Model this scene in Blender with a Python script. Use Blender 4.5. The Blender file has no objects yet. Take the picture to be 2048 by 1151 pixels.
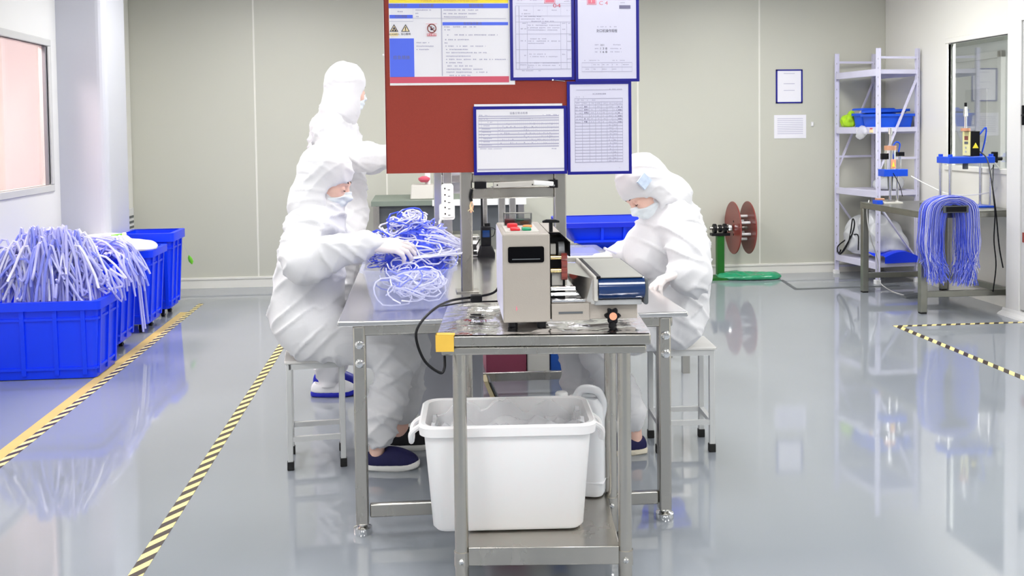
import bpy, math, random
import numpy as np
from mathutils import Vector, Matrix
PI = math.pi
random.seed(7)
rng = np.random.default_rng(7)
scene = bpy.context.scene
col = scene.collection

# ------------------------------------------------------------------ camera
CAM_H, FPX, IW, IH = 1.40, 2000.0, 2048.0, 1151.0
YAW, PITCH, ROLL, SHIFT = 0.09219, 0.04, -0.012, -238.684
_fwd = np.array([math.sin(YAW)*math.cos(PITCH), math.cos(YAW)*math.cos(PITCH), -math.sin(PITCH)])
_r = np.array([math.cos(YAW), -math.sin(YAW), 0.0]); _u = np.cross(_r, _fwd)
_r2 = math.cos(ROLL)*_r + math.sin(ROLL)*_u; _u2 = -math.sin(ROLL)*_r + math.cos(ROLL)*_u
cd = bpy.data.cameras.new('camera'); cam = bpy.data.objects.new('camera', cd); col.objects.link(cam)
cd.sensor_width = 36.0; cd.lens = FPX/IW*36.0; cd.shift_y = SHIFT/IW; cd.clip_start = 0.05
M = Matrix.Identity(4)
for i in range(3):
    M[i][0] = _r2[i]; M[i][1] = _u2[i]; M[i][2] = -_fwd[i]
M[2][3] = CAM_H
cam.matrix_world = M
scene.camera = cam

def at(px, py, X=None, Y=None, Z=None):
    """a point of the photograph (2048x1151 pixels) on the world plane X=, Y= or Z="""
    d = _r2*(px-IW/2)/FPX - _u2*(py-IH/2-SHIFT)/FPX + _fwd
    if Z is not None: t = (Z-CAM_H)/d[2]
    elif Y is not None: t = Y/d[1]
    else: t = X/d[0]
    return Vector((d[0]*t, d[1]*t, CAM_H+d[2]*t))

# ------------------------------------------------------------------ world, exposure
world = bpy.data.worlds.new('world'); scene.world = world; world.use_nodes = True
world.node_tree.nodes['Background'].inputs[0].default_value = (0.9, 0.95, 1.0, 1)
world.node_tree.nodes['Background'].inputs[1].default_value = 0.3
scene.view_settings.view_transform = 'Standard'
scene.view_settings.look = 'None'
scene.view_settings.exposure = 0.38
scene.view_settings.gamma = 1.0
scene.view_settings.use_curve_mapping = False
LAMP_W = 20.0            # power of one ceiling panel

# ------------------------------------------------------------------ materials
MATS = {}
def mat(name, c, rough=0.5, metal=0.0, var=0.06, vscale=9.0, bump=0.0, bscale=60.0, alpha=1.0, trans=0.0,
        coat=0.0, emit=0.0, ior=1.45, sss=0.0, stretch=(1, 1, 1), rvar=0.0, sheen=0.0):
    m = bpy.data.materials.new(name); m.use_nodes = True; nt = m.node_tree; N = nt.nodes; L = nt.links
    b = N['Principled BSDF']
    tc = N.new('ShaderNodeTexCoord'); mp = N.new('ShaderNodeMapping'); mp.inputs['Scale'].default_value = stretch
    L.new(tc.outputs['Object'], mp.inputs[0])
    nz = N.new('ShaderNodeTexNoise'); nz.inputs['Scale'].default_value = vscale; nz.inputs['Detail'].default_value = 4
    L.new(mp.outputs[0], nz.inputs['Vector'])
    rp = N.new('ShaderNodeMix'); rp.data_type = 'RGBA'
    rp.inputs['A'].default_value = tuple(max(0, x*(1-var)) for x in c)+(1,)
    rp.inputs['B'].default_value = tuple(min(1, x*(1+var)) for x in c)+(1,)
    L.new(nz.outputs['Fac'], rp.inputs['Factor']); L.new(rp.outputs['Result'], b.inputs['Base Color'])
    b.inputs['Roughness'].default_value = rough; b.inputs['Metallic'].default_value = metal
    b.inputs['IOR'].default_value = ior; b.inputs['Alpha'].default_value = alpha
    b.inputs['Transmission Weight'].default_value = trans; b.inputs['Coat Weight'].default_value = coat
    b.inputs['Coat Roughness'].default_value = 0.05
    if sss: b.inputs['Subsurface Weight'].default_value = sss; b.inputs['Subsurface Radius'].default_value = (.02, .01, .01)
    if sheen: b.inputs['Sheen Weight'].default_value = sheen
    if rvar:
        mr = N.new('ShaderNodeMapRange'); mr.inputs['To Min'].default_value = max(0, rough-rvar); mr.inputs['To Max'].default_value = rough+rvar
        L.new(nz.outputs['Fac'], mr.inputs['Value']); L.new(mr.outputs[0], b.inputs['Roughness'])
    if emit:
        b.inputs['Emission Color'].default_value = tuple(c)+(1,); b.inputs['Emission Strength'].default_value = emit
    if bump:
        n2 = N.new('ShaderNodeTexNoise'); n2.inputs['Scale'].default_value = bscale; n2.inputs['Detail'].default_value = 3
        L.new(mp.outputs[0], n2.inputs['Vector'])
        bp = N.new('ShaderNodeBump'); bp.inputs['Strength'].default_value = bump; bp.inputs['Distance'].default_value = 0.01
        L.new(n2.outputs['Fac'], bp.inputs['Height']); L.new(bp.outputs[0], b.inputs['Normal'])
    MATS[name] = m
    return m
mat('floor', (0.275, 0.30, 0.335), 0.05, var=0.05, vscale=1.3, bump=0.006, bscale=3, ior=1.95, rvar=0.015)
mat('wall_panel', (0.56, 0.56, 0.485), 0.42, var=0.02, vscale=1.5)
mat('seam', (0.78, 0.77, 0.70), 0.4)
mat('wall_white', (0.70, 0.70, 0.69), 0.35, var=0.02, vscale=2)
mat('wall_cream', (0.80, 0.79, 0.73), 0.4, var=0.02, vscale=2)
mat('wall_pink', (0.90, 0.835, 0.82), 0.6, var=0.03, vscale=2)
mat('pink_brown', (0.55, 0.40, 0.36), 0.6)
mat('ceiling', (0.82, 0.82, 0.80), 0.6, var=0.02)
mat('pillar', (0.54, 0.55, 0.60), 0.3, var=0.02, vscale=3)
mat('alu', (0.72, 0.72, 0.72), 0.32, metal=0.75, var=0.04)
mat('alu_white', (0.54, 0.54, 0.53), 0.35, var=0.03)
mat('bead_grey', (0.22, 0.22, 0.24), 0.4)  # dark grey of the left window's glazing bead
mat('steel', (0.50, 0.48, 0.44), 0.26, metal=1.0, var=0.05, vscale=14, stretch=(1, 1, .25), bump=0.03, bscale=30, rvar=0.08)
mat('steel_top', (0.70, 0.69, 0.68), 0.20, metal=1.0, var=0.05, vscale=6, bump=0.03, bscale=9, rvar=0.05)
mat('steel_dark', (0.33, 0.33, 0.29), 0.34, metal=1.0, var=0.10, vscale=14)
mat('chrome', (0.82, 0.82, 0.82), 0.10, metal=1.0, var=0.03)
mat('brass', (0.75, 0.58, 0.28), 0.25, metal=1.0)
mat('copper', (0.70, 0.36, 0.22), 0.35, metal=0.6)
mat('foil', (0.88, 0.88, 0.90), 0.13, metal=1.0, var=0.04, bump=0.35, bscale=26)
mat('white_paint', (0.74, 0.74, 0.74), 0.35, var=0.03)
mat('lilac_paint', (0.66, 0.65, 0.80), 0.38, var=0.04)
mat('lilac_dark', (0.07, 0.06, 0.38), 0.5, var=0.04)
mat('black', (0.005, 0.005, 0.007), 0.42, ior=1.3)
mat('black_gloss', (0.003, 0.003, 0.004), 0.3, ior=1.15)
mat('grey_dark', (0.10, 0.11, 0.12), 0.5)
mat('grey', (0.40, 0.41, 0.42), 0.5)
mat('grey_cabinet', (0.50, 0.51, 0.56), 0.4, var=0.03)
mat('crate_blue', (0.001, 0.042, 0.92), 0.36, var=0.04, vscale=4)
mat('crate_blue_dark', (0.002, 0.020, 0.62), 0.40, var=0.04, vscale=4)
mat('tray_blue', (0.004, 0.09, 0.72), 0.4, var=0.06)
mat('press_blue', (0.005, 0.07, 0.62), 0.3, var=0.05)
mat('board_red', (0.30, 0.032, 0.016), 0.6, var=0.10, vscale=160, bump=0.10, bscale=320)
mat('board_edge', (0.16, 0.008, 0.010), 0.4)
mat('paper', (0.84, 0.83, 0.88), 0.55, var=0.015)
mat('paper_lilac', (0.74, 0.73, 0.88), 0.25, var=0.03, vscale=6)
mat('paper_white', (0.90, 0.90, 0.90), 0.5, var=0.01)
mat('frame_blue', (0.002, 0.002, 0.24), 0.35)
mat('ink', (0.20, 0.19, 0.30), 0.7)
mat('ink_light', (0.45, 0.44, 0.58), 0.7)
mat('ink_black', (0.03, 0.03, 0.07), 0.7)
mat('print_yellow', (0.95, 0.78, 0.05), 0.5, var=0.02)
mat('print_blue', (0.09, 0.16, 0.86), 0.5, var=0.03)
mat('print_red', (0.66, 0.10, 0.16), 0.5, var=0.03)
mat('stamp_red', (0.80, 0.22, 0.30), 0.6)
mat('sign_orange', (0.80, 0.50, 0.12), 0.6)
mat('sign_cream', (0.90, 0.76, 0.45), 0.6)
mat('machine', (0.385, 0.35, 0.31), 0.45, var=0.03, vscale=20, bump=0.05, bscale=260)
mat('machine_light', (0.56, 0.54, 0.50), 0.4, var=0.02)
mat('belt', (0.30, 0.30, 0.27), 0.40, var=0.06)
mat('roller_blue', (0.004, 0.030, 0.13), 0.16, var=0.05, coat=0.5)
mat('red_plastic', (0.65, 0.02, 0.03), 0.3)
mat('green_plastic', (0.01, 0.30, 0.14), 0.3)
mat('orange_plastic', (0.75, 0.28, 0.08), 0.4)
mat('salmon', (0.85, 0.36, 0.22), 0.5)
mat('yellow_tape', (0.80, 0.50, 0.07), 0.5, var=0.08, vscale=20)
mat('tan_tape', (0.62, 0.45, 0.13), 0.4, var=0.12, vscale=8)
mat('bin_white', (0.90, 0.89, 0.90), 0.35, var=0.01, sss=0.15)
mat('jerry_white', (0.76, 0.77, 0.80), 0.35, var=0.01, sss=0.1)
mat('rubber', (0.010, 0.010, 0.010), 0.6)
mat('stool_paint', (0.62, 0.63, 0.63), 0.35, var=0.04)
mat('stool_seat', (0.66, 0.65, 0.63), 0.4, var=0.04)
mat('suit', (0.72, 0.72, 0.745), 0.7, var=0.015, vscale=5, bump=0.10, bscale=26, sss=0.0, sheen=0.1)
mat('glove', (0.82, 0.75, 0.74), 0.5, var=0.03, bump=0.05, bscale=80, sss=0.1)
mat('skin', (0.80, 0.52, 0.43), 0.5, var=0.05, vscale=30, sss=0.1)
mat('brow', (0.035, 0.018, 0.014), 0.7)
mat('mask', (0.76, 0.82, 0.86), 0.7, var=0.02)
mat('hood_patch', (0.55, 0.66, 0.86), 0.35, var=0.25, vscale=60)
mat('shoe_navy', (0.006, 0.005, 0.060), 0.7, var=0.2, vscale=60, bump=0.2, bscale=300)
mat('shoe_black', (0.010, 0.010, 0.014), 0.7, bump=0.2, bscale=300)
mat('sole_white', (0.78, 0.77, 0.75), 0.5)
mat('sole_cream', (0.74, 0.68, 0.55), 0.5)
mat('slipper_blue', (0.010, 0.015, 0.40), 0.4)
mat('tube_lilac', (0.50, 0.51, 0.93), 0.22, var=0.10, vscale=3, coat=0.3)
mat('tube_white', (0.78, 0.78, 0.97), 0.22, var=0.06, vscale=3, coat=0.3)
mat('tube_blue', (0.07, 0.12, 0.88), 0.25, var=0.25, vscale=12, coat=0.3)
mat('tube_mid', (0.26, 0.30, 0.92), 0.25, var=0.2, vscale=12, coat=0.3)
mat('film_white', (0.86, 0.86, 0.89), 0.25, var=0.02, bump=0.3, bscale=18, coat=0.3)
mat('film_clear', (0.92, 0.93, 0.97), 0.12, var=0.03, bump=0.6, bscale=16, alpha=0.38)
mat('film_bag', (0.72, 0.74, 0.76), 0.2, var=0.06, bump=0.5, bscale=10, alpha=0.80)
mat('tub_clear', (0.62, 0.66, 0.95), 0.10, var=0.05, bump=0.05, bscale=10, alpha=0.24)
mat('green_bag', (0.40, 0.68, 0.02), 0.25, var=0.3, vscale=30, bump=0.4, bscale=30)
mat('leaf_green', (0.16, 0.55, 0.02), 0.4)
mat('reel_red', (0.24, 0.040, 0.030), 0.35, var=0.15, vscale=6, coat=0.3)
mat('stand_green', (0.004, 0.115, 0.006), 0.45)
mat('film_green', (0.02, 0.28, 0.13), 0.2, var=0.3, vscale=14, bump=0.5, bscale=16, coat=0.4)
mat('cord_white', (0.76, 0.76, 0.74), 0.4)
mat('maroon', (0.30, 0.06, 0.11), 0.5, var=0.1)
mat('bag_blue', (0.02, 0.12, 0.55), 0.4, var=0.2)
mat('mat_green', (0.20, 0.24, 0.20), 0.5)
mat('wall_rear', (0.30, 0.31, 0.32), 0.5)  # unseen rear wall, toned dark to deepen reflections in the metal
mat('lamp_frame', (0.80, 0.80, 0.80), 0.4)
mat('lamp_glow', (1.0, 1.0, 1.0), 0.4, emit=6.0, var=0)
mat('box_yellow', (0.72, 0.68, 0.30), 0.4)
mat('far_wall', (0.68, 0.71, 0.72), 0.5)

def glass(name, tint, refl, rough=0.0):
    m = bpy.data.materials.new(name); m.use_nodes = True; nt = m.node_tree; N = nt.nodes; L = nt.links
    N.remove(N['Principled BSDF']); out = N['Material Output']
    t = N.new('ShaderNodeBsdfTransparent'); t.inputs[0].default_value = tint+(1,)
    g = N.new('ShaderNodeBsdfGlossy'); g.inputs['Roughness'].default_value = rough
    lw = N.new('ShaderNodeLayerWeight'); lw.inputs[0].default_value = 0.5
    pw = N.new('ShaderNodeMath'); pw.operation = 'POWER'; pw.inputs[1].default_value = 3.0; L.new(lw.outputs['Facing'], pw.inputs[0])
    f = N.new('ShaderNodeMath'); f.operation = 'MULTIPLY_ADD'; f.inputs[1].default_value = 1-refl; f.inputs[2].default_value = refl; L.new(pw.outputs[0], f.inputs[0])
    nz = N.new('ShaderNodeTexNoise'); nz.inputs['Scale'].default_value = 2.0
    bp = N.new('ShaderNodeBump'); bp.inputs['Strength'].default_value = 0.01; L.new(nz.outputs[0], bp.inputs['Height']); L.new(bp.outputs[0], g.inputs['Normal'])
    mx = N.new('ShaderNodeMixShader'); L.new(f.outputs[0], mx.inputs[0]); L.new(t.outputs[0], mx.inputs[1]); L.new(g.outputs[0], mx.inputs[2])
    L.new(mx.outputs[0], out.inputs[0]); MATS[name] = m
glass('glass', (0.93, 0.95, 0.95), 0.14)
glass('glass_pink', (1.0, 0.93, 0.92), 0.01)
glass('clear_cover', (0.95, 0.95, 0.95), 0.05)

def hazard(name):
    m = mat(name, (0.8, 0.6, 0.1), 0.35); nt = m.node_tree; N = nt.nodes; L = nt.links; b = N['Principled BSDF']
    tc = N.new('ShaderNodeTexCoord'); sp = N.new('ShaderNodeSeparateXYZ'); L.new(tc.outputs['Object'], sp.inputs[0])
    a = N.new('ShaderNodeMath'); a.operation = 'ADD'; a.operation = 'MULTIPLY_ADD'; L.new(sp.outputs[0], a.inputs[0]); a.inputs[1].default_value = -1.5; L.new(sp.outputs[1], a.inputs[2])
    d = N.new('ShaderNodeMath'); d.operation = 'DIVIDE'; L.new(a.outputs[0], d.inputs[0]); d.inputs[1].default_value = 0.105
    fr = N.new('ShaderNodeMath'); fr.operation = 'FRACT'; L.new(d.outputs[0], fr.inputs[0])
    gt = N.new('ShaderNodeMath'); gt.operation = 'GREATER_THAN'; L.new(fr.outputs[0], gt.inputs[0]); gt.inputs[1].default_value = 0.5
    mx = N.new('ShaderNodeMix'); mx.data_type = 'RGBA'; mx.inputs['A'].default_value = (0.88, 0.74, 0.30, 1); mx.inputs['B'].default_value = (0.045, 0.03, 0.02, 1)
    L.new(gt.outputs[0], mx.inputs['Factor']); L.new(mx.outputs['Result'], b.inputs['Base Color'])
hazard('hazard')

# ------------------------------------------------------------------ mesh helpers
def wm(o):
    m = o.matrix_basis.copy()
    while o.parent: o = o.parent; m = o.matrix_basis @ m
    return m
class MB:
    def __init__(s): s.v = []; s.f = []
    def add(s, vs, fs):
        n = len(s.v); s.v += [tuple(v) for v in vs]; s.f += [tuple(i+n for i in f) for f in fs]; return s
    def box(s, x0, x1, y0, y1, z0, z1):
        return s.add([(x0,y0,z0),(x1,y0,z0),(x1,y1,z0),(x0,y1,z0),(x0,y0,z1),(x1,y0,z1),(x1,y1,z1),(x0,y1,z1)],
                     [(0,3,2,1),(4,5,6,7),(0,1,5,4),(1,2,6,5),(2,3,7,6),(3,0,4,7)])
    def hexa(s, b, t):   # four bottom points, four top points (counter clockwise)
        return s.add(list(b)+list(t), [(0,3,2,1),(4,5,6,7),(0,1,5,4),(1,2,6,5),(2,3,7,6),(3,0,4,7)])
    def bar(s, p, q, w, d=None, up=(0,0,1)):
        p = Vector(p); q = Vector(q); d = d or w; t = (q-p).normalized(); up = Vector(up)
        if abs(t.dot(up)) > .98: up = Vector((0,1,0))
        a = t.cross(up).normalized()*w/2; b = a.cross(t).normalized()*d/2
        return s.hexa([p-a-b, p+a-b, p+a+b, p-a+b], [q-a-b, q+a-b, q+a+b, q-a+b])
    def cyl(s, p, q, r, r2=None, n=16):
        p = Vector(p); q = Vector(q); r2 = r if r2 is None else r2; t = (q-p).normalized()
        a = t.orthogonal().normalized(); b = t.cross(a); vs = []
        for k in range(n):
            c, d = math.cos(2*PI*k/n), math.sin(2*PI*k/n); vs += [p+(a*c+b*d)*r, q+(a*c+b*d)*r2]
        fs = [(2*k, 2*((k+1)%n), 2*((k+1)%n)+1, 2*k+1) for k in range(n)]
        fs += [tuple(2*k for k in reversed(range(n))), tuple(2*k+1 for k in range(n))]
        return s.add(vs, fs)
    def tube(s, pts, r, n=6, closed=False):
        P = [Vector(p) for p in pts]; m = len(P); vs = []; prev = None
        rs = r if isinstance(r, (list, tuple)) else [r]*m
        for i in range(m):
            a = P[i-1] if (i or closed) else P[0]; b = P[(i+1) % m] if (i < m-1 or closed) else P[-1]
            t = (b-a); t = t.normalized() if t.length > 1e-9 else Vector((0,0,1))
            if prev is None: u = t.orthogonal().normalized()
            else:
                u = prev-t*prev.dot(t); u = u.normalized() if u.length > 1e-6 else t.orthogonal().normalized()
            prev = u; w = t.cross(u)
            for k in range(n): vs.append(P[i]+(u*math.cos(2*PI*k/n)+w*math.sin(2*PI*k/n))*rs[i])
        fs = []
        for i in range(m if closed else m-1):
            j = (i+1) % m
            for k in range(n): fs.append((i*n+k, i*n+(k+1) % n, j*n+(k+1) % n, j*n+k))
        if not closed: fs += [tuple(reversed(range(n))), tuple((m-1)*n+k for k in range(n))]
        return s.add(vs, fs)
    def lathe(s, prof, o=(0,0,0), n=24, axis='z'):
        vs = []; o = Vector(o)
        for r, h in prof:
            for k in range(n):
                c, d = math.cos(2*PI*k/n)*r, math.sin(2*PI*k/n)*r
                vs.append(o+(Vector((c,d,h)) if axis == 'z' else Vector((h,c,d)) if axis == 'x' else Vector((d,h,c))))
        fs = [(i*n+k, i*n+(k+1) % n, (i+1)*n+(k+1) % n, (i+1)*n+k) for i in range(len(prof)-1) for k in range(n)]
        fs += [tuple(reversed(range(n))), tuple((len(prof)-1)*n+k for k in range(n))]
        return s.add(vs, fs)
    def prism(s, poly, a, b, axis='z'):   # poly in the plane across the axis
        n = len(poly)
        def P(p, h): return (p[0],p[1],h) if axis == 'z' else (h,p[0],p[1]) if axis == 'x' else (p[0],h,p[1])
        vs = [P(p, a) for p in poly]+[P(p, b) for p in poly]
        fs = [tuple(reversed(range(n))), tuple(range(n, 2*n))]+[(i, (i+1) % n, n+(i+1) % n, n+i) for i in range(n)]
        if axis == 'y': fs = [tuple(reversed(f)) for f in fs]
        return s.add(vs, fs)
    def loft(s, rings, cap=True):
        n = len(rings[0]); vs = [p for r in rings for p in r]
        fs = [(i*n+k, i*n+(k+1) % n, (i+1)*n+(k+1) % n, (i+1)*n+k) for i in range(len(rings)-1) for k in range(n)]
        if cap: fs += [tuple(reversed(range(n))), tuple((len(rings)-1)*n+k for k in range(n))]
        return s.add(vs, fs)
    def grid(s, fn, nu, nv):
        vs = [fn(i/nu, j/nv) for j in range(nv+1) for i in range(nu+1)]
        fs = [(j*(nu+1)+i, j*(nu+1)+i+1, (j+1)*(nu+1)+i+1, (j+1)*(nu+1)+i) for j in range(nv) for i in range(nu)]
        return s.add(vs, fs)
    def build(s, name, m, parent=None, bevel=0, seg=2, smooth=False, local=False):
        me = bpy.data.meshes.new(name)
        V = s.v
        if parent is not None and not local:
            inv = wm(parent).inverted(); V = [tuple(inv @ Vector(v)) for v in V]
        me.from_pydata(V, [], s.f); me.update()
        me.materials.append(MATS[m] if isinstance(m, str) else m)
        if smooth: me.shade_smooth(); me.set_sharp_from_angle(angle=math.radians(42))
        o = bpy.data.objects.new(name, me); col.objects.link(o)
        if parent is not None: o.parent = parent
        if bevel:
            b = o.modifiers.new('bevel', 'BEVEL'); b.width = bevel; b.segments = seg; b.limit_method = 'ANGLE'; b.angle_limit = math.radians(40)
            if not smooth: me.shade_smooth(); me.set_sharp_from_angle(angle=math.radians(30))
            b.harden_normals = False
        return o
def tag(o, label=None, cat=None, group=None, kind=None):
    if label: o['label'] = label
    if cat: o['category'] = cat
    if group: o['group'] = group
    if kind: o['kind'] = kind
    return o
def thing(name, label, cat, loc=(0,0,0), rz=0.0, group=None):
    o = bpy.data.objects.new(name, None); col.objects.link(o); o.empty_display_size = 0.05
    o.location = loc; o.rotation_euler = (0, 0, rz)
    return tag(o, label, cat, group)
def struct(o): o['kind'] = 'structure'; return o
def copy_tree(o, parent=None):
    c = o.copy(); col.objects.link(c); c.parent = parent
    for ch in o.children: copy_tree(ch, c)
    return c
def B(x0, x1, y0, y1, z0, z1): return MB().box(x0, x1, y0, y1, z0, z1)
def spline(pts, n=8):
    P = [Vector(p) for p in pts]; out = []
    Q = [P[0]*2-P[1]]+P+[P[-1]*2-P[-2]]
    for i in range(1, len(Q)-2):
        a, b, c, d = Q[i-1:i+3]
        for k in range(n):
            t = k/n
            out.append(0.5*((2*b)+(c-a)*t+(2*a-5*b+4*c-d)*t*t+(3*b-a-3*c+d)*t**3))
    return out+[P[-1]]
def rrect(x0, x1, y0, y1, r, n=5):
    pts = []
    for cx, cy, a0 in ((x1-r, y1-r, 0), (x0+r, y1-r, PI/2), (x0+r, y0+r, PI), (x1-r, y0+r, 1.5*PI)):
        for k in range(n+1): a = a0+PI/2*k/n; pts.append((cx+r*math.cos(a), cy+r*math.sin(a)))
    return pts
# 3D value noise on a wrapped lattice
_T = rng.random((32, 32, 32))
def noise3(p):
    p = np.asarray(p, float); i = np.floor(p).astype(int); f = p-i; f = f*f*(3-2*f); i %= 32; j = (i+1) % 32; r = 0
    for dx in (0, 1):
        for dy in (0, 1):
            for dz in (0, 1):
                w = (f[..., 0] if dx else 1-f[..., 0])*(f[..., 1] if dy else 1-f[..., 1])*(f[..., 2] if dz else 1-f[..., 2])
                r = r+w*_T[(j if dx else i)[..., 0], (j if dy else i)[..., 1], (j if dz else i)[..., 2]]
    return r

# ------------------------------------------------------------------ solid modelling on a grid (people, bags, shoes)
class Solid:
    def __init__(s, lo, hi, h):
        s.lo = np.array(lo, float); s.h = h; s.n = np.ceil((np.array(hi)-s.lo)/h).astype(int)+1
        s.F = np.full(s.n, 0.5, np.float32); s.L = np.zeros(s.n, np.int8)
    def _win(s, lo, hi):
        a = np.clip(np.floor((np.array(lo)-s.lo)/s.h).astype(int), 0, s.n); b = np.clip(np.ceil((np.array(hi)-s.lo)/s.h).astype(int)+1, 0, s.n)
        sl = tuple(slice(x, y) for x, y in zip(a, b))
        g = np.meshgrid(*[s.lo[i]+s.h*np.arange(a[i], b[i]) for i in range(3)], indexing='ij')
        return sl, np.stack(g, -1)
    def _put(s, sl, d, k, lab, op):
        F = s.F[sl]
        if F.size == 0: return
        if op == 'add':
            s.L[sl] = np.where(d < F, lab, s.L[sl])
            if k > 0: t = np.clip(.5+.5*(F-d)/k, 0, 1); F = F*(1-t)+d*t-k*t*(1-t)
            else: F = np.minimum(F, d)
        elif op == 'sub':
            F = np.maximum(F, -d) if k <= 0 else F*(1-(t := np.clip(.5-.5*(F+d)/k, 0, 1)))-d*t+k*t*(1-t)
        s.F[sl] = F
    def cone(s, a, b, ra, rb=None, k=0.02, lab=0, op='add'):
        a = np.array(a, float); b = np.array(b, float); rb = ra if rb is None else rb; R = max(ra, rb)+k+3*s.h
        sl, P = s._win(np.minimum(a, b)-R, np.maximum(a, b)+R); ab = b-a
        t = np.clip(((P-a)@ab)/max(ab@ab, 1e-9), 0, 1)
        s._put(sl, np.linalg.norm(P-a-t[..., None]*ab, axis=-1)-(ra+(rb-ra)*t), k, lab, op); return s
    def chain(s, pts, rs, k=0.02, lab=0):
        for i in range(len(pts)-1): s.cone(pts[i], pts[i+1], rs[i], rs[i+1], k, lab)
        return s
    def ell(s, c, r, R=None, k=0.02, lab=0, op='add'):
        c = np.array(c, float); r = np.array(r, float); m = max(r)+k+3*s.h; sl, P = s._win(c-m, c+m); q = P-c
        if R is not None: q = q@np.array(R, float).T
        k0 = np.linalg.norm(q/r, axis=-1); k1 = np.linalg.norm(q/(r*r), axis=-1)+1e-9
        s._put(sl, k0*(k0-1)/k1, k, lab, op); return s
    def half(s, p, n, k=0.0):    # keep the side the normal points away from
        sl, P = s._win(s.lo, s.lo+s.h*s.n); n = np.array(n, float)/np.linalg.norm(n)
        s.F = np.maximum(s.F, ((P-np.array(p))@n).astype(np.float32)); return s
    def surface(s):
        F = s.F; ins = F < 0; n = F.shape
        c = [ins[dx:n[0]-1+dx, dy:n[1]-1+dy, dz:n[2]-1+dz] for dx in (0,1) for dy in (0,1) for dz in (0,1)]
        cnt = sum(x.astype(np.int8) for x in c); act = (cnt > 0) & (cnt < 8)
        I = np.argwhere(act); idx = np.full(act.shape, -1, np.int64); idx[tuple(I.T)] = np.arange(len(I))
        acc = np.zeros((len(I), 3)); w = np.zeros(len(I))
        cs = [(x, y, z) for x in (0,1) for y in (0,1) for z in (0,1)]
        for a in cs:
            for ax in range(3):
                if a[ax]: continue
                b = list(a); b[ax] = 1
                fa = F[tuple((I+a).T)]; fb = F[tuple((I+b).T)]; m = (fa < 0) != (fb < 0)
                t = np.where(m, fa/(fa-fb+1e-12), 0); p = np.array(a, float)+np.eye(3)[ax]*t[:, None]
                acc[m] += p[m]; w[m] += 1
        V = s.lo+s.h*(I+acc/np.maximum(w, 1)[:, None]); Q = []
        for ax in range(3):
            o1, o2 = [(1, 2), (2, 0), (0, 1)][ax]
            A = np.take(ins, range(n[ax]-1), ax); Bv = np.take(ins, range(1, n[ax]), ax); E = np.argwhere(A != Bv)
            ok = np.ones(len(E), bool)
            for o in (o1, o2): ok &= (E[:, o] >= 1) & (E[:, o] <= n[o]-2)
            E = E[ok]; e1 = np.eye(3, dtype=int)[o1]; e2 = np.eye(3, dtype=int)[o2]
            q = np.stack([idx[tuple((E-e1-e2).T)], idx[tuple((E-e2).T)], idx[tuple(E.T)], idx[tuple((E-e1).T)]], 1)
            fl = ins[tuple(E.T)]; q[~fl] = q[~fl][:, ::-1]; Q.append(q)
        return V, np.concatenate(Q), s.L[tuple(I.T)]
    def build(s, name, mats, parent=None, disp=None, relax=1):
        V, Q, L = s.surface()
        if relax:
            for _ in range(relax):
                A = np.zeros_like(V); n = np.zeros(len(V))
                for i in range(4):
                    a, b = Q[:, i], Q[:, (i+1) % 4]
                    np.add.at(A, a, V[b]); np.add.at(n, a, 1); np.add.at(A, b, V[a]); np.add.at(n, b, 1)
                V = V*.5+.5*A/np.maximum(n, 1)[:, None]
        if disp is not None:
            fn = np.cross(V[Q[:, 2]]-V[Q[:, 0]], V[Q[:, 3]]-V[Q[:, 1]]); N = np.zeros_like(V)
            for i in range(4): np.add.at(N, Q[:, i], fn)
            N /= np.linalg.norm(N, axis=1)[:, None]+1e-12; V = V+N*disp(V, L)[:, None]
        if parent is not None:
            m = np.array(wm(parent).inverted()); V = V@m[:3, :3].T+m[:3, 3]
        me = bpy.data.meshes.new(name); me.vertices.add(len(V)); me.vertices.foreach_set('co', V.astype(np.float32).ravel())
        me.loops.add(Q.size); me.loops.foreach_set('vertex_index', Q.ravel().astype(np.int32)); me.polygons.add(len(Q))
        me.polygons.foreach_set('loop_start', np.arange(0, Q.size, 4, dtype=np.int32))
        for m in (mats if isinstance(mats, (list, tuple)) else [mats]): me.materials.append(MATS[m])
        me.polygons.foreach_set('material_index', L[Q[:, 0]].astype(np.int32)); me.update(calc_edges=True); me.validate(); me.shade_smooth()
        o = bpy.data.objects.new(name, me); col.objects.link(o)
        if parent is not None: o.parent = parent
        return o
# ================================================================== the room
XL, XR, YB, YF, ZC = -2.575, 4.42, 9.16, -3.6, 2.75
floor = struct(B(XL-1.8, XR+1.9, YF-.1, YB+.1, -.10, 0.0).build('floor', 'floor'))
# joints of an old floor patch in front of the rack
MB().prism([(at(1560,560,Z=0)).to_2d()[:], at(1590,579.5,Z=0).to_2d()[:], at(1800,572,Z=0).to_2d()[:], at(1800,569.5,Z=0).to_2d()[:], at(1594,576.5,Z=0).to_2d()[:], at(1566,559,Z=0).to_2d()[:]], .0005, .0015).build('floor_seam', 'grey_dark', floor)
# back wall: sandwich panels with their joints
wb = struct(B(XL-.1, XR+.1, YB+.03, YB+.12, 0, ZC).build('wall_back', 'seam'))
seams = [XL, -1.461, -.298, .864, 2.027, 3.189, XR]
for a, b in zip(seams[:-1], seams[1:]):
    B(a+(.003 if a > XL else 0), b-(.003 if b < XR else 0), YB, YB+.03, 0, ZC).build('panel', 'wall_panel', wb, bevel=.003)
for a in seams[1:-1]: B(a-.008, a+.008, YB-.0025, YB+.002, 0, ZC).build('joint_strip', 'seam', wb, bevel=.001)
prof = [(0, 0), (-.012, .0), (-.012, .072), (-.02, .078), (-.02, .092), (0, .096)]
struct(MB().prism([(YB+p[0], p[1]) for p in prof], XL, XR, 'x').build('baseboard_back', 'wall_cream'))
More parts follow.
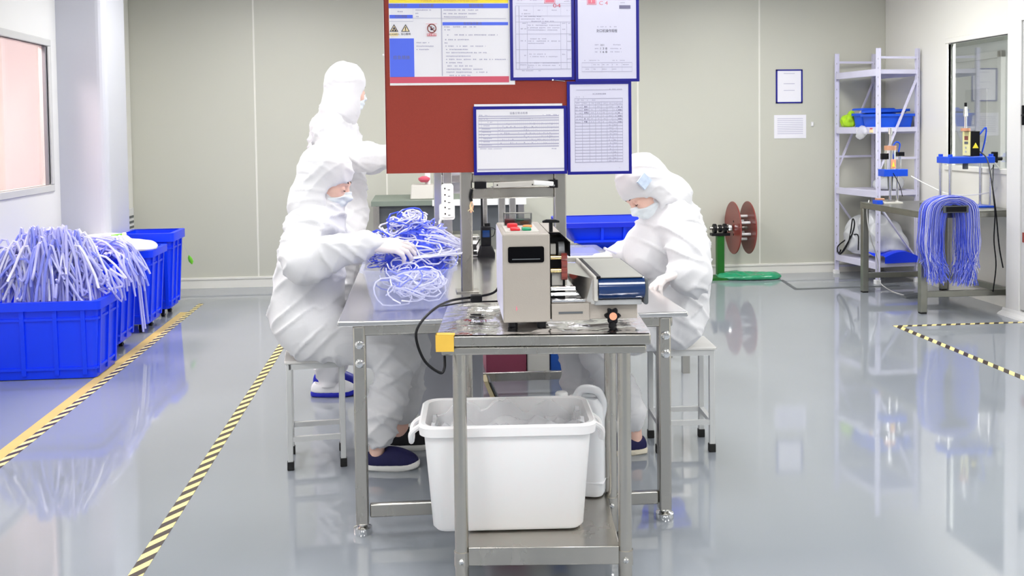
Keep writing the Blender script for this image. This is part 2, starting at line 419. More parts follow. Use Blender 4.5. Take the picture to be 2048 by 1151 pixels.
# left wall with a window hole
W1 = (5.05, 7.27, 1.045, 2.012)
m = MB()
m.box(XL-.06, XL, YF, W1[0], 0, ZC).box(XL-.06, XL, W1[1], YB, 0, ZC).box(XL-.06, XL, W1[0], W1[1], 0, W1[2]).box(XL-.06, XL, W1[0], W1[1], W1[3], ZC)
struct(m.build('wall_left', 'wall_white'))
struct(B(XL, XL+.012, YF, 7.45, 0, .09).build('baseboard_left', 'alu_white'))
w = struct(thing('window_1', 'white framed window into the pink lit room in left wall', None, (XL, W1[0], W1[2])))
for nm, bx in (('frame_rail', (XL-.03, XL+.012, W1[0]-.05, W1[1]+.05, W1[2]-.05, W1[2])), ('frame_rail', (XL-.03, XL+.012, W1[0]-.05, W1[1]+.05, W1[3], W1[3]+.05)),
               ('frame_stile', (XL-.03, XL+.012, W1[1], W1[1]+.05, W1[2], W1[3])), ('frame_stile', (XL-.03, XL+.012, W1[0]-.05, W1[0], W1[2], W1[3]))):
    B(*bx).build(nm, 'alu_white', w, bevel=.006)
B(XL-.028, XL-.006, W1[1]-.022, W1[1], W1[2], W1[3]).build('glazing_bead', 'bead_grey', w)
B(XL-.036, XL-.030, W1[0], W1[1], W1[2], W1[3]).build('pane', 'glass_pink', w)
# the pink room beyond the left window
struct(MB().box(XL-1.62, XL-1.58, 3.0, 9.0, 0, ZC).box(XL-1.6, XL-.06, 9.0, 9.05, 0, ZC).box(XL-1.6, XL-.06, 2.95, 3.0, 0, ZC).build('wall_beyond', 'wall_pink'))
struct(B(XL-1.45, XL-1.2, 8.2, 8.45, 0, ZC).build('trim_2', 'pink_brown', bevel=.03))
# pillar at the back left, coved edge
pil = [(XL, 7.45), (-2.30, 7.45)]+[(-2.30+.06*math.sin(a), 7.51-.06*math.cos(a)) for a in np.linspace(0, PI/2, 6)]+[(-2.24, 7.95), (-2.30, 8.05), (XL, 8.05)]
struct(MB().prism(pil, 0, ZC).build('trim_1', 'pillar'))
struct(B(XL, XL+.035, 8.1, YB, 0, ZC).build('trim_3', 'wall_cream', bevel=.02, seg=4))
# right wall with window hole
W2 = (6.2, 8.02, 1.05, 2.065)
m = MB()
m.box(XR, XR+.06, W2[1], YB, 0, ZC).box(XR, XR+.06, YF, W2[0], 0, ZC).box(XR, XR+.06, W2[0], W2[1], 0, W2[2]).box(XR, XR+.06, W2[0], W2[1], W2[3], ZC)
struct(m.build('wall_right', 'wall_cream'))
struct(B(XR-.014, XR, 6.9, YB, 0, .09).build('baseboard_right', 'wall_cream'))
w = struct(thing('window_2', 'inner window in the right wall behind the presses', None, (XR, W2[0], W2[2])))
for nm, bx in (('frame_rail', (XR-.012, XR+.04, W2[0]-.04, W2[1]+.045, W2[2]-.045, W2[2])), ('frame_rail', (XR-.012, XR+.04, W2[0]-.04, W2[1]+.045, W2[3], W2[3]+.045)),
               ('frame_stile', (XR-.012, XR+.04, W2[1], W2[1]+.045, W2[2], W2[3]))):
    B(*bx).build(nm, 'wall_cream', w, bevel=.006)
B(XR+.02, XR+.026, W2[0], W2[1], W2[2], W2[3]).build('pane', 'glass', w)
struct(MB().box(XR+1.4, XR+1.45, 4.5, 11, 0, ZC).box(XR+.06, XR+1.4, 10.9, 11, 0, ZC).box(XR+.06, XR+1.4, 4.4, 4.5, 0, ZC).box(XR+.06, XR+1.4, 4.5, 11, -.1, 0).box(XR+.06, XR+1.4, 4.5, 11, ZC, ZC+.05).build('wall_adjoining', 'far_wall'))
dd = struct(thing('door_2', 'white door in the room beyond the right window', None, (XR+1.4, 10.0, 0)))
B(XR+1.37, XR+1.4, 9.55, 10.35, 0, 2.05).build('leaf', 'wall_white', dd, bevel=.004); B(XR+1.36, XR+1.4, 9.45, 10.45, 2.22, 2.40).build('transom', 'mat_green', dd)
for bx in ((9.48, 9.55, 0, 2.12), (10.35, 10.42, 0, 2.12), (9.48, 10.42, 2.05, 2.12)): B(XR+1.35, XR+1.4, *bx).build('frame_bar', 'wall_white', dd, bevel=.004)
B(XR+1.36, XR+1.372, 9.75, 10.15, 1.2, 1.75).build('vision_panel', 'alu_white', dd)
# door with its projecting jamb
XD = 4.25
struct(B(XD, XR, 6.74, 6.905, .045, ZC).build('trim_4', 'wall_white', bevel=.006))
struct(MB().prism([(XD-.05, 0), (XD-.045, .012), (XD-.012, .03), (XD-.006, .05), (XR, .05), (XR, 0)], 4.4, 6.93, 'y').build('trim_5', 'wall_white'))
struct(B(XD, XR, 4.4, 6.74, 2.12, ZC).build('trim_6', 'wall_white'))
struct(B(XD, XR, 4.3, 4.4, 0, ZC).build('trim_7', 'wall_white'))
d = struct(thing('door_1', 'white aluminium glass door at the right edge', None, (XD, 6.74, 0)))
B(XD+.01, XD+.05, 6.66, 6.74, .06, 2.12).build('stile', 'alu_white', d, bevel=.008)
B(XD+.01, XD+.05, 5.75, 5.83, .06, 2.12).build('stile', 'alu_white', d, bevel=.008)
for z0, z1 in ((.06, .20), (.98, 1.06), (2.02, 2.12)): B(XD+.012, XD+.048, 5.83, 6.66, z0, z1).build('rail', 'alu_white', d, bevel=.006)
for z0, z1 in ((.20, .98), (1.06, 2.02)):
    B(XD+.024, XD+.032, 5.83, 6.66, z0, z1).build('pane', 'glass', d)
    MB().box(XD+.018, XD+.026, 6.645, 6.66, z0, z1).build('gasket', 'black', d)
MB().bar((XD-.01, 6.69, 1.38), (XD-.01, 6.69, 1.52), .02, .016).bar((XD-.02, 6.69, 1.45), (XD-.02, 6.60, 1.45), .018, .012).build('handle', 'black', d, bevel=.003)
B(XD+.002, XD+.012, 6.68, 6.71, .55, .62).build('hinge', 'reel_red', d)
# ceiling, wall behind the camera
struct(B(XL-1.8, XR+1.9, YF-.1, YB+.1, ZC, ZC+.08).build('ceiling', 'ceiling'))
struct(B(XL-.1, XR+.1, YF-.08, YF, 0, ZC).build('wall_front', 'wall_rear'))
def ceiling_light(x, y, sx=.6, sy=1.2, watts=None, label=None, colour=(1, .985, .96)):
    t = thing('ceiling_light', label, 'ceiling light', (x, y, ZC), 0, 'ceiling panel lights')
    for a, b, c, e in ((-sx/2-.02, sx/2+.02, -sy/2-.02, -sy/2), (-sx/2-.02, sx/2+.02, sy/2, sy/2+.02), (-sx/2-.02, -sx/2, -sy/2, sy/2), (sx/2, sx/2+.02, -sy/2, sy/2)):
        B(a, b, c, e, -.03, 0).build('frame', 'lamp_frame', t, local=True)
    B(-sx/2, sx/2, -sy/2, sy/2, -.012, 0).build('diffuser', 'lamp_glow', t, local=True)
    l = bpy.data.lights.new('panel_lamp', 'AREA'); l.shape = 'RECTANGLE'; l.size = sx; l.size_y = sy; l.energy = watts or LAMP_W; l.color = colour
    o = bpy.data.objects.new('panel_lamp', l); col.objects.link(o); o.parent = t; o.location = (0, 0, -.035)
    return t
RN = ['left', 'middle', 'right']; DN = ['behind the camera', 'over the camera', 'over the front workbench', 'near the back wall']
for i, x in enumerate((-1.35, .92, 3.2)):
    for j, y in enumerate((-2.0, 1.1, 4.2, 7.3)):
        ceiling_light(x, y, label='flush ceiling panel light in the %s row, %s' % (RN[i], DN[j]))
ceiling_light(XL-.85, 6.6, .6, 1.2, 80, 'ceiling panel light inside the pink room beyond the left window', (1, .92, .90))
ceiling_light(XR+.75, 7.2, .6, 1.2, 75, 'ceiling panel light added to brighten the room beyond the right window')  # added lamp, no fitting seen there; lifts the right window

# floor marking tapes
def strip(x0, x1, y0, y1, m, label, z=.0012):
    return tag(B(x0, x1, y0, y1, .0002, z).build('floor_tape', m), label, 'tape')
strip(-1.815, -1.775, .2, 8.33, 'hazard', 'striped black and yellow floor tape beside the blue crates', .0016)
strip(-1.875, -1.815, .2, 7.95, 'tan_tape', 'plain worn yellow tape strip between striped tape and crates')
strip(-.94, -.893, .2, 8.0, 'hazard', 'striped black and yellow floor tape left of the seated worker', .0016)
t = thing('floor_tape', 'striped black and yellow tape marking a corner in front of the right table', 'tape', (3.28, 6.6, 0))
B(3.253, 3.303, .2, 6.625, .0002, .0016).build('tape_leg', 'hazard', t)
B(3.303, 4.2, 6.585, 6.625, .0002, .0016).build('tape_leg', 'hazard', t)
# small fittings on walls
t = thing('wall_vent', 'small white wall vent low in the back left corner', 'vent', (XL+.035, 8.95, .52))
B(XL+.035, XL+.045, 8.86, 9.12, .46, .74).build('plate', 'white_paint', t, bevel=.003)
for k in range(4): B(XL+.045, XL+.05, 8.9, 9.1, .52+.045*k, .54+.045*k).build('slot', 'grey_dark', t)
p = at(1624, 248, Y=YB)
t = thing('light_switch', 'tiny white switch on the back wall beside the posted papers', 'switch', (p.x, YB, p.z))
B(p.x-.012, p.x+.012, YB-.012, YB, p.z-.022, p.z+.022).build('plate', 'white_paint', t, bevel=.003); B(p.x-.006, p.x+.006, YB-.016, YB-.012, p.z-.012, p.z+.012).build('rocker', 'paper_white', t)
# ================================================================== left: blue crates with tubes
def crate(name, label, x0, x1, y0, y1, z0, z1, castors, taper=.03, group='blue crates along the left wall', rim_h=.045, m='crate_blue'):
    t = thing(name, label, 'crate', ((x0+x1)/2, (y0+y1)/2, 0), 0, group)
    w = .012; mb = MB(); tp = taper
    def ring(x0, x1, y0, y1, z): return [(a, b, z) for a, b in rrect(x0, x1, y0, y1, .03, 3)]
    mb.loft([ring(x0+tp, x1-tp, y0+tp, y1-tp, z0), ring(x0, x1, y0, y1, z1), ring(x0+w, x1-w, y0+w, y1-w, z1), ring(x0+tp+w, x1-tp-w, y0+tp+w, y1-tp-w, z0+.02)])
    mb.build('tub', m, t, smooth=True)
    e = .022; mb = MB()
    mb.loft([ring(x0-.002, x1+.002, y0-.002, y1+.002, z1-rim_h), ring(x0-e, x1+e, y0-e, y1+e, z1-rim_h), ring(x0-e, x1+e, y0-e, y1+e, z1+.004), ring(x0+w, x1-w, y0+w, y1-w, z1+.004)], cap=False)
    mb.build('rim', m, t, smooth=True)
    def rib(ax, u, zz0=None, zz1=None):
        f0 = (z1-rim_h-z0)/(z1-z0); o = .012
        if ax == 'y':
            return MB().hexa([(u-.012, y0+tp-o, z0+.02), (u+.012, y0+tp-o, z0+.02), (u+.012, y0+tp+.01, z0+.02), (u-.012, y0+tp+.01, z0+.02)],
                             [(u-.012, y0+tp*(1-f0)-o, z1-rim_h), (u+.012, y0+tp*(1-f0)-o, z1-rim_h), (u+.012, y0+.01, z1-rim_h), (u-.012, y0+.01, z1-rim_h)])
        return MB().hexa([(x1-tp-.01, u-.012, z0+.02), (x1-tp+o, u-.012, z0+.02), (x1-tp+o, u+.012, z0+.02), (x1-tp-.01, u+.012, z0+.02)],
                         [(x1-.01, u-.012, z1-rim_h), (x1-tp*(1-f0)+o, u-.012, z1-rim_h), (x1-tp*(1-f0)+o, u+.012, z1-rim_h), (x1-.01, u+.012, z1-rim_h)])
    W = x1-x0; D = y1-y0
    for f in (.12, .36, .64, .88): rib('y', x0+W*f).build('rib', m, t)
    for f in (.14, .5, .86): rib('x', y0+D*f).build('rib', m, t)
    for zz in (z1-rim_h-.06, z0+.05):
        f = (zz-z0)/(z1-z0); g = tp*(1-f)-.009
        MB().loft([[(a, b, h) for a, b in rrect(x0+g, x1-g, y0+g, y1-g, .03, 3)] for h in (zz, zz+.014)], cap=True).build('band', m, t)
    if castors:
        for cx in (x0+.09, x1-.09):
            for cy in (y0+.08, y1-.08):
                c = MB().box(cx-.03, cx+.03, cy-.03, cy+.03, z0-.006, z0).box(cx-.018, cx-.014, cy-.02, cy+.02, .025, z0).box(cx+.014, cx+.018, cy-.02, cy+.02, .025, z0).build('castor', 'chrome', t)
                MB().cyl((cx-.012, cy, .027), (cx+.012, cy, .027), .027, n=14).build('wheel', 'black', c, smooth=True)
                MB().cyl((cx-.02, cy, .027), (cx+.02, cy, .027), .009, n=10).build('hub', 'chrome', c)
    return t
crate('storage_crate', 'large blue plastic crate standing nearest, heaped with cut clear tubes', -2.49, -1.845, 5.86, 6.28, 0.004, .445, False, .02)
crate('storage_crate', 'blue crate on castors, second in the row, with tubes drooping over it', -2.49, -1.885, 6.44, 6.83, .065, .575, True)
crate('storage_crate', 'blue crate on castors, third in the row, topped with white film', -2.49, -1.875, 7.12, 7.52, .065, .580, True)
crate('storage_crate', 'empty-looking blue crate with a broad rim, farthest in the row', -2.24, -1.875, 7.72, 8.08, .065, .640, True, rim_h=.06)
# cut tubes standing in the front crate, arching over towards the rim
def tube_obj(pts, r, m, label, group, n=7):
    o = MB().tube(pts, r, n).build('plastic_tube', m, smooth=True)
    return tag(o, label, 'tube', group)
GL = 'pale translucent plastic tube in the arching heap of the nearest crate'
for i in range(230):
    a = random.uniform(0, 2*PI); q = math.sqrt(random.random())
    bx, by = -2.165+.16*q*math.cos(a), 6.06+.08*q*math.sin(a)
    reach = random.uniform(.05, .36); top = .865-.30*(reach/.36)**2*random.uniform(.5, 1)-.07*random.random()**2
    # splay sideways and toward the viewer
    ang = random.choice([random.uniform(-PI*.98, -.02), random.uniform(-.5, .4), random.uniform(PI-.4, PI+.5)])
    dx, dy = math.cos(ang)*reach, math.sin(ang)*min(reach, .17)*random.uniform(.5, 1.1)
    ex = min(max(bx+dx, -2.52), -1.83); ey = max(by+dy, 5.80+.03*random.random())
    endz = random.uniform(.36, .62) if ey > 5.87 and ex < -1.87 else random.uniform(.47, .62)
    if ey < 5.875: ey += .03
    pts = [(bx, by, .12+.05*random.random()), (bx+dx*.08, by+dy*.08, .42), (bx+dx*.40, by+dy*.40, top), (bx+dx*.85, by+dy*.8, top-.10-.10*random.random()), (ex, ey, endz)]
    tube_obj(spline(pts, 4), random.uniform(.0062, .0085), random.choice(['tube_lilac', 'tube_lilac', 'tube_lilac', 'tube_white', 'tube_mid']), GL, 'cut tubes heaped in the nearest crate', 6)
GL2 = 'pale blue plastic tube drooping over the edge of the second crate'
for i in range(34):
    bx, by = random.uniform(-2.3, -1.95), random.uniform(6.5, 6.78)
    ex = -1.855+random.uniform(0, .075); ey = random.uniform(6.35, 6.80); ez = random.uniform(.33, .52)
    if i in (5, 11, 17): ez = random.uniform(.10, .16); ex = -1.80-.01*i/17
    hz = random.uniform(.63, .73)
    tube_obj(spline([(bx-.12, by, .52), (bx, by, hz), (-1.93+.02*random.random(), by*.4+ey*.6, hz-.03), (-1.87+.3*(ex+1.87), ey, .58), (ex, ey, ez)], 4), random.uniform(.006, .0085), random.choice(['tube_lilac', 'tube_mid', 'tube_lilac']), GL2, 'tubes drooping from the second crate', 6)
for i in range(40):
    x, y = random.uniform(-2.4, -1.93), random.uniform(6.46, 6.60); z = random.uniform(.57, .66)
    dx = random.uniform(-.05, .05)
    o = tube_obj([(x-dx, y+.18, z-.05), (x, y, z), (x+dx*.3, y-.035, z-.008)], .011, random.choice(['tube_lilac', 'tube_mid']), 'short open tube end lying in the second crate', 'tube ends in the second crate', 8)
    MB().cyl((x+dx*.3, y-.0355, z-.008), (x+dx*.3, y-.0362, z-.008), .007, n=8).build('bore', 'crate_blue_dark', o)
# white film folded over the third crate
s = Solid((-2.5, 7.05, .5), (-1.82, 7.62, .78), .009)
s.ell((-2.18, 7.32, .60), (.30, .22, .05), k=.02).ell((-2.02, 7.24, .605), (.17, .15, .032), k=.02).ell((-2.25, 7.36, .65), (.17, .13, .035), k=.03).ell((-1.95, 7.2, .595), (.10, .12, .022), k=.02)
tag(s.build('film_pile', 'film_white', disp=lambda V, L: .012*(noise3(V*[14, 14, 40])-.5)), 'crumpled white plastic film piled on the third crate', 'film')
# stick with a green and yellow end, green tag on a wire
t = thing('marker_stick', 'thin stick with green and yellow tip resting on the film', 'stick', at(222, 470, Y=7.3))
a, b = at(222, 471, Y=7.3), at(245, 468, Y=7.3); c = at(252, 467, Y=7.3)
MB().cyl(a, b, .006, n=8).build('shaft', 'leaf_green', t); MB().cyl(b, c, .011, n=10).build('tip', 'sign_cream', t)
a = at(364, 482, Y=7.95); b = at(378, 510, Y=7.95); c = at(384, 528, Y=7.95)
t = thing('green_tag', 'small green leaf-shaped tag dangling on a wire from the farthest crate', 'tag', a)
MB().tube([a, b], .0016, 5).build('wire', 'grey', t)
MB().loft([[b+Vector((r*math.cos(q), .3*r*math.sin(q), 0))+(c-b)*f for q in np.linspace(0, 2*PI, 8, endpoint=False)] for f, r in ((0, .003), (.3, .016), (.7, .018), (1, .003))]).build('leaf', 'leaf_green', t, smooth=True)
# ================================================================== front workbench
TZ = .75
t = thing('workbench', 'long stainless steel workbench with two workers seated at it', 'workbench', (.32, 3.42, 0))
X0, X1, Y0, Y1 = -.288, .932, 3.42, 5.36
B(X0, X1, Y0, Y1, TZ-.018, TZ).build('tabletop', 'steel_top', t, bevel=.004)
for x in (X0+.06, X1-.11): B(x, x+.05, Y0+.08, Y1-.08, TZ-.05, TZ-.018).build('apron_rail', 'steel', t)
for y in (Y0+.02, Y1-.06): B(X0+.05, X1-.05, y, y+.04, TZ-.055, TZ-.018).build('apron_rail', 'steel', t, bevel=.006)
for (lx, ly) in ((-.216, 3.46), (.853, 3.46), (-.21, 5.26), (.81, 5.26)):
    lg = B(lx-.022, lx+.022, ly-.022, ly+.022, .035, TZ-.02).build('leg', 'steel', t, bevel=.006)
    MB().lathe([(.030, 0), (.032, .006), (.032, .024), (.012, .030), (.012, .04)], (lx, ly, 0), 18).build('levelling_foot', 'chrome', lg, smooth=True)
    if ly < 4:
        for z in (.665, .60):
            MB().lathe([(.017, 0), (.015, -.004), (.011, -.006), (.010, -.010), (.0, -.011)], (lx+.002, ly-.022, z), 14, 'y').build('bolt', 'chrome', lg, smooth=True)
for ly in (3.46, 5.26): B(-.19, .83, ly-.012, ly+.012, .058, .105).build('lower_rail', 'steel', t, bevel=.005)

# stools
def stool():
    t = thing('stool', None, 'stool', (0, 0, 0))
    a, b, h = .108, .105, .455
    MB().prism(rrect(-a-.018, a+.018, -b-.018, b+.018, .012, 3), h-.012, h).build('seat', 'stool_seat', t, bevel=.003, local=True)
    for y in (-b, b): B(-a, a, y-.011, y+.011, h-.036, h-.012).build('seat_rail', 'stool_paint', t, local=True)
    for x in (-a, a): B(x-.011, x+.011, -b, b, h-.036, h-.012).build('seat_rail', 'stool_paint', t, local=True)
    for x in (-a, a):
        for y in (-b, b):
            l = B(x-.011, x+.011, y-.011, y+.011, .03, h-.012).build('leg', 'stool_paint', t, bevel=.002, local=True)
            B(x-.014, x+.014, y-.014, y+.014, 0, .036).build('rubber_foot', 'rubber', l, bevel=.003, local=True)
    for y in (-b, b): B(-a, a, y-.009, y+.009, .118, .138).build('stretcher', 'stool_paint', t, local=True)
    for x in (-a, a): B(x-.009, x+.009, -b, b, .118, .138).build('stretcher', 'stool_paint', t, local=True)
    return t
st = stool(); st.location = (-.453, 4.272, 0); st.rotation_euler[2] = .10
st2 = copy_tree(st); st2.location = (1.128, 4.275, 0); st2.rotation_euler[2] = -.06
tag(st, 'grey metal stool with black feet under the left seated worker', group='stools'); tag(st2, 'grey metal stool with black feet under the right seated worker', group='stools')
st2.scale = (1.06, 1.0, 1.0)

# ================================================================== the cart with the machine
CR = -.095; CA = Vector((.042, 2.905, 0))
def cl(u, v, z): return CA+Vector((u*math.cos(CR)-v*math.sin(CR), u*math.sin(CR)+v*math.cos(CR), z))
t = thing('cart', 'stainless steel cart with round legs and a lower shelf, nearest the viewer', 'cart', CA, CR)
CW, CDp = .625, .52
B(0, CW, 0, CDp, .765, .797).build('top_tray', 'steel', t, bevel=.004, local=True)
B(.012, CW-.012, .010, CDp-.010, .738, .762).build('under_frame', 'steel', t, bevel=.004, local=True)
for (u, v) in ((.062, .045), (CW-.075, .045), (.062, CDp-.045), (CW-.075, CDp-.045)):
    lg = MB().cyl(Vector((u, v, 0.02)), Vector((u, v, .740)), .0205, n=24).build('leg', 'steel', t, smooth=True, local=True)
    MB().cyl((u, v, .098), (u, v, .142), .0235, n=24).build('clamp', 'steel', lg, smooth=True, local=True)
    MB().lathe([(.008, 0), (.008, -.004), (.004, -.007)], (u, v-.0235, .118), 12, 'y').build('screw', 'chrome', lg, local=True)
    MB().lathe([(.024, 0), (.026, .01), (.022, .02)], (u, v, 0), 18).build('foot', 'rubber', lg, local=True)
B(.078, CW-.09, .045, CDp-.04, .138, .152).build('lower_shelf', 'steel', t, bevel=.003, local=True)
B(.082, CW-.094, .034, .046, .100, .155).build('shelf_lip', 'steel', t, bevel=.002, local=True)
# foil over the tray
def foil(u, v):
    p = Vector((u*CW, v*CDp, .7985)); e = min(u, 1-u, v, 1-v)
    n = float(noise3(np.array([p.x*26, p.y*16, 3.3])))-.5; n2 = abs(float(noise3(np.array([p.x*9+5, p.y*40, 7.1])))-.5)
    p.z += (.009*n+.010*n2)*min(1, e*14)+.0015
    return p
MB().grid(foil, 64, 54).build('foil_cover', 'foil', t, smooth=True, local=True)
yt = MB().box(-.003, .052, -.003, .030, .799, .8015).box(-.003, .050, -.0035, -.001, .752, .8015).box(-.0035, -.001, -.003, .03, .76, .8015).build('yellow_tape', 'yellow_tape', t, local=True)
yt['label'] = 'yellow tape on the corner'

# cutting machine
MR = -.03
t = thing('cutting_machine', 'beige box machine with black display, push buttons and side conveyor', 'machine', (.243, 2.965, .80), MR)
mw, md, mz0, mz1 = .142, .385, .018, .285
B(0, mw, 0, md, mz0, mz1).build('housing', 'machine', t, bevel=.005, seg=3, local=True)
for x in (.02, mw-.035):
    for y in (.02, md-.04): MB().cyl((x+.01, y+.01, 0.003), (x+.01, y+.01, mz0), .014, n=14).build('foot', 'black', t, local=True)
MB().prism(rrect(.016, .124, mz1-.086, mz1-.038, .006, 4), -.004, .002, 'y').build('display', 'black_gloss', t, bevel=.001, local=True)
B(.028, .112, -.0048, -.003, mz1-.077, mz1-.074).build('display_line', 'grey_dark', t, local=True)
MB().cyl((.040, .001, mz0+.042), (.040, -.001, mz0+.042), .0025, n=8).box(.0385, .0405, -.0008, .0005, mz0+.036, mz0+.05).build('pink_mark', 'stamp_red', t, local=True)
B(-.0015, .001, .006, md-.006, mz0+.01, mz1-.006).build('side_sheet', 'lilac_paint', t, local=True)
# buttons on top
B(.012, .115, .05, .30, mz1-.001, mz1+.003).build('top_plate', 'machine_light', t, bevel=.001, local=True)
for x0, x1, y0, m_ in ((.028, .058, .06, 'red_plastic'), (.064, .092, .06, 'green_plastic')): MB().box(x0, x1, y0, y0+.045, mz1+.003, mz1+.011).build('push_button', m_, t, bevel=.003, local=True)
MB().cyl((.04, .17, mz1+.003), (.04, .17, mz1+.016), .017, n=18).build('stop_button', 'red_plastic', t, bevel=.003, local=True)
MB().cyl((.088, .17, mz1+.003), (.088, .17, mz1+.010), .015, n=18).build('indicator', 'orange_plastic', t, bevel=.002, local=True)
B(.02, .105, .235, .275, mz1+.003, mz1+.022).build('counter', 'black', t, bevel=.003, local=True)
MB().box(.018, .108, .232, .2335, mz1+.003, mz1+.042).box(.018, .108, .277, .2785, mz1+.003, mz1+.042).box(.018, .0195, .232, .2785, mz1+.003, mz1+.042).box(.1065, .108, .232, .2785, mz1+.003, mz1+.042).box(.018, .108, .232, .2785, mz1+.0405, mz1+.042).build('counter_cover', 'clear_cover', t, local=True)
# right hand guard with slanted corner
g = [(mw, mz1-.002), (mw+.035, mz1-.002), (mw+.066, mz1-.032), (mw+.066, mz1-.075), (mw+.061, mz1-.075), (mw+.061, mz1-.034), (mw+.033, mz1-.007), (mw, mz1-.007)]
MB().prism(g, .04, .34, 'y').build('guard', 'black_gloss', t, local=True)
MB().prism([(mw, mz1-.0005), (mw+.035, mz1-.0005), (mw+.064, mz1-.030), (mw+.062, mz1-.032), (mw+.034, mz1-.003), (mw, mz1-.003)], .05, .34, 'y').build('guard_cover', 'machine', t, local=True)
k = MB().cyl((mw+.008, .045, mz1), (mw+.008, .045, mz1+.028), .006, n=12).build('clamp_screw', 'black', t, smooth=True, local=True)
MB().prism([(mw-.018, mz1+.028), (mw+.034, mz1+.028), (mw+.034, mz1+.034), (mw+.022, mz1+.038), (mw-.006, mz1+.038), (mw-.018, mz1+.034)], .038, .052, 'y').build('wing_grip', 'black', k, bevel=.002, local=True)
# drive rods and belts between housing and conveyor
B(mw, mw+.004, .02, .36, mz0+.005, mz1-.01).build('side_plate', 'black', t, local=True)
for z, x1, r, m_ in ((.205, .052, .007, 'brass'), (.165, .058, .007, 'brass'), (.110, .13, .0075, 'chrome'), (.092, .10, .006, 'chrome'), (.072, .13, .009, 'chrome')):
    MB().cyl((mw+.002, .06, z), (mw+x1, .06, z), r, n=14).build('rod', m_, t, smooth=True, local=True)
MB().cyl((mw+.088, .06, .112), (mw+.122, .06, .112), .011, n=16).build('brass_bush', 'brass', t, smooth=True, local=True)
for z in (.205, .185, .165, .148): MB().cyl((mw+.040, .062, z), (mw+.058, .062, z), .013, n=10).build('chain_sprocket', 'reel_red', t, local=True)
B(mw+.006, mw+.026, .075, .12, .212, .245).build('bracket', 'machine_light', t, bevel=.002, local=True)
MB().cyl((mw+.034, .09, .228), (mw+.052, .09, .228), .022, n=18).build('pulley', 'grey', t, smooth=True, local=True)
B(mw+.004, mw+.056, .10, .30, .075, .262).build('gap_shade_block', 'black', t, local=True)  # black block fills the open gap to paint in its deep shade
B(mw+.012, mw+.045, .07, .10, .118, .152).build('guide_block', 'machine_light', t, local=True)
# conveyor
cx0, cx1 = mw+.128, mw+.287; cz = .153; cl0 = -.03; cl1 = .415
cv = B(cx0+.012, cx1-.008, cl0+.03, cl1-.03, cz-.066, cz-.003).build('conveyor_bed', 'machine', t, local=True)
B(cx0+.016, cx1-.010, cl0+.006, cl1-.02, cz-.002, cz+.001).build('belt', 'belt', cv, bevel=.0005, local=True)
MB().cyl((cx0+.014, cl0+.03, cz-.034), (cx1-.006, cl0+.03, cz-.034), .0345, n=32).build('roller', 'roller_blue', cv, smooth=True, local=True)
MB().cyl((cx0+.014, cl1-.03, cz-.034), (cx1-.006, cl1-.03, cz-.034), .0345, n=32).build('roller', 'roller_blue', cv, smooth=True, local=True)
B(cx0, cx0+.013, cl0+.004, cl1, cz-.072, cz+.003).build('side_rail', 'machine_light', cv, bevel=.003, local=True)
B(cx1-.008, cx1+.006, cl0+.004, cl1, cz-.085, cz-.006).build('side_rail', 'grey_dark', cv, bevel=.006, local=True)
B(cx0+.008, cx0+.020, cl0+.002, cl1-.02, cz-.004, cz+.004).build('edge_strip', 'black', cv, local=True)
B(cx0-.07, cx1-.03, cl1-.012, cl1+.03, cz-.010, cz+.006).build('end_plate', 'machine_light', cv, bevel=.002, local=True)
B(cx0+.005, cx1-.012, cl0+.02, cl0+.045, cz-.086, cz-.070).build('scraper', 'grey', cv, bevel=.002, local=True)
MB().hexa([(cx0-.02, .02, cz-.085), (cx0+.012, .0, cz-.085), (cx0+.014, .3, cz-.085), (cx0-.02, .3, cz-.085)], [(cx0-.075, .09, cz+.0), (cx0, .0, cz-.006), (cx0, .34, cz-.006), (cx0-.075, .34, cz+.0)]).build('feed_plate', 'steel_top', cv, local=True)
# support arm with its clamping knob
ar = B(mw+.004, cx1-.022, .01, .05, .022, .070).build('support_arm', 'machine', t, bevel=.002, local=True)
B(mw+.004, mw+.118, .006, .012, .020, .071).build('slide_plate', 'machine', ar, bevel=.001, local=True)
B(mw+.025, mw+.098, .004, .007, .041, .047).build('slot', 'grey_dark', ar, local=True)
B(mw+.004, mw+.12, .02, .30, .071, .082).build('foil_wrap', 'foil', t, bevel=.003, local=True)
kx = mw+.185
MB().loft([[(kx+(.021+.004*math.cos(6*a))*math.cos(a)*s_, y_, .030+(.021+.004*math.cos(6*a))*math.sin(a)*s_+.006) for a in np.linspace(0, 2*PI, 36, endpoint=False)] for y_, s_ in ((-.002, .8), (-.006, 1), (-.022, 1), (-.026, .8))]).build('knob', 'black', ar, smooth=True, local=True)
MB().lathe([(.0115, -.026), (.0115, -.028), (.0, -.0285)], (kx, 0, .036), 18, 'y').build('knob_cap', 'salmon', ar, local=True)
MB().lathe([(.013, -.0), (.011, .010), (.016, .022), (.017, .03)], (kx+.002, -.005, .002), 16).build('knob_stem', 'black', ar, smooth=True, local=True)

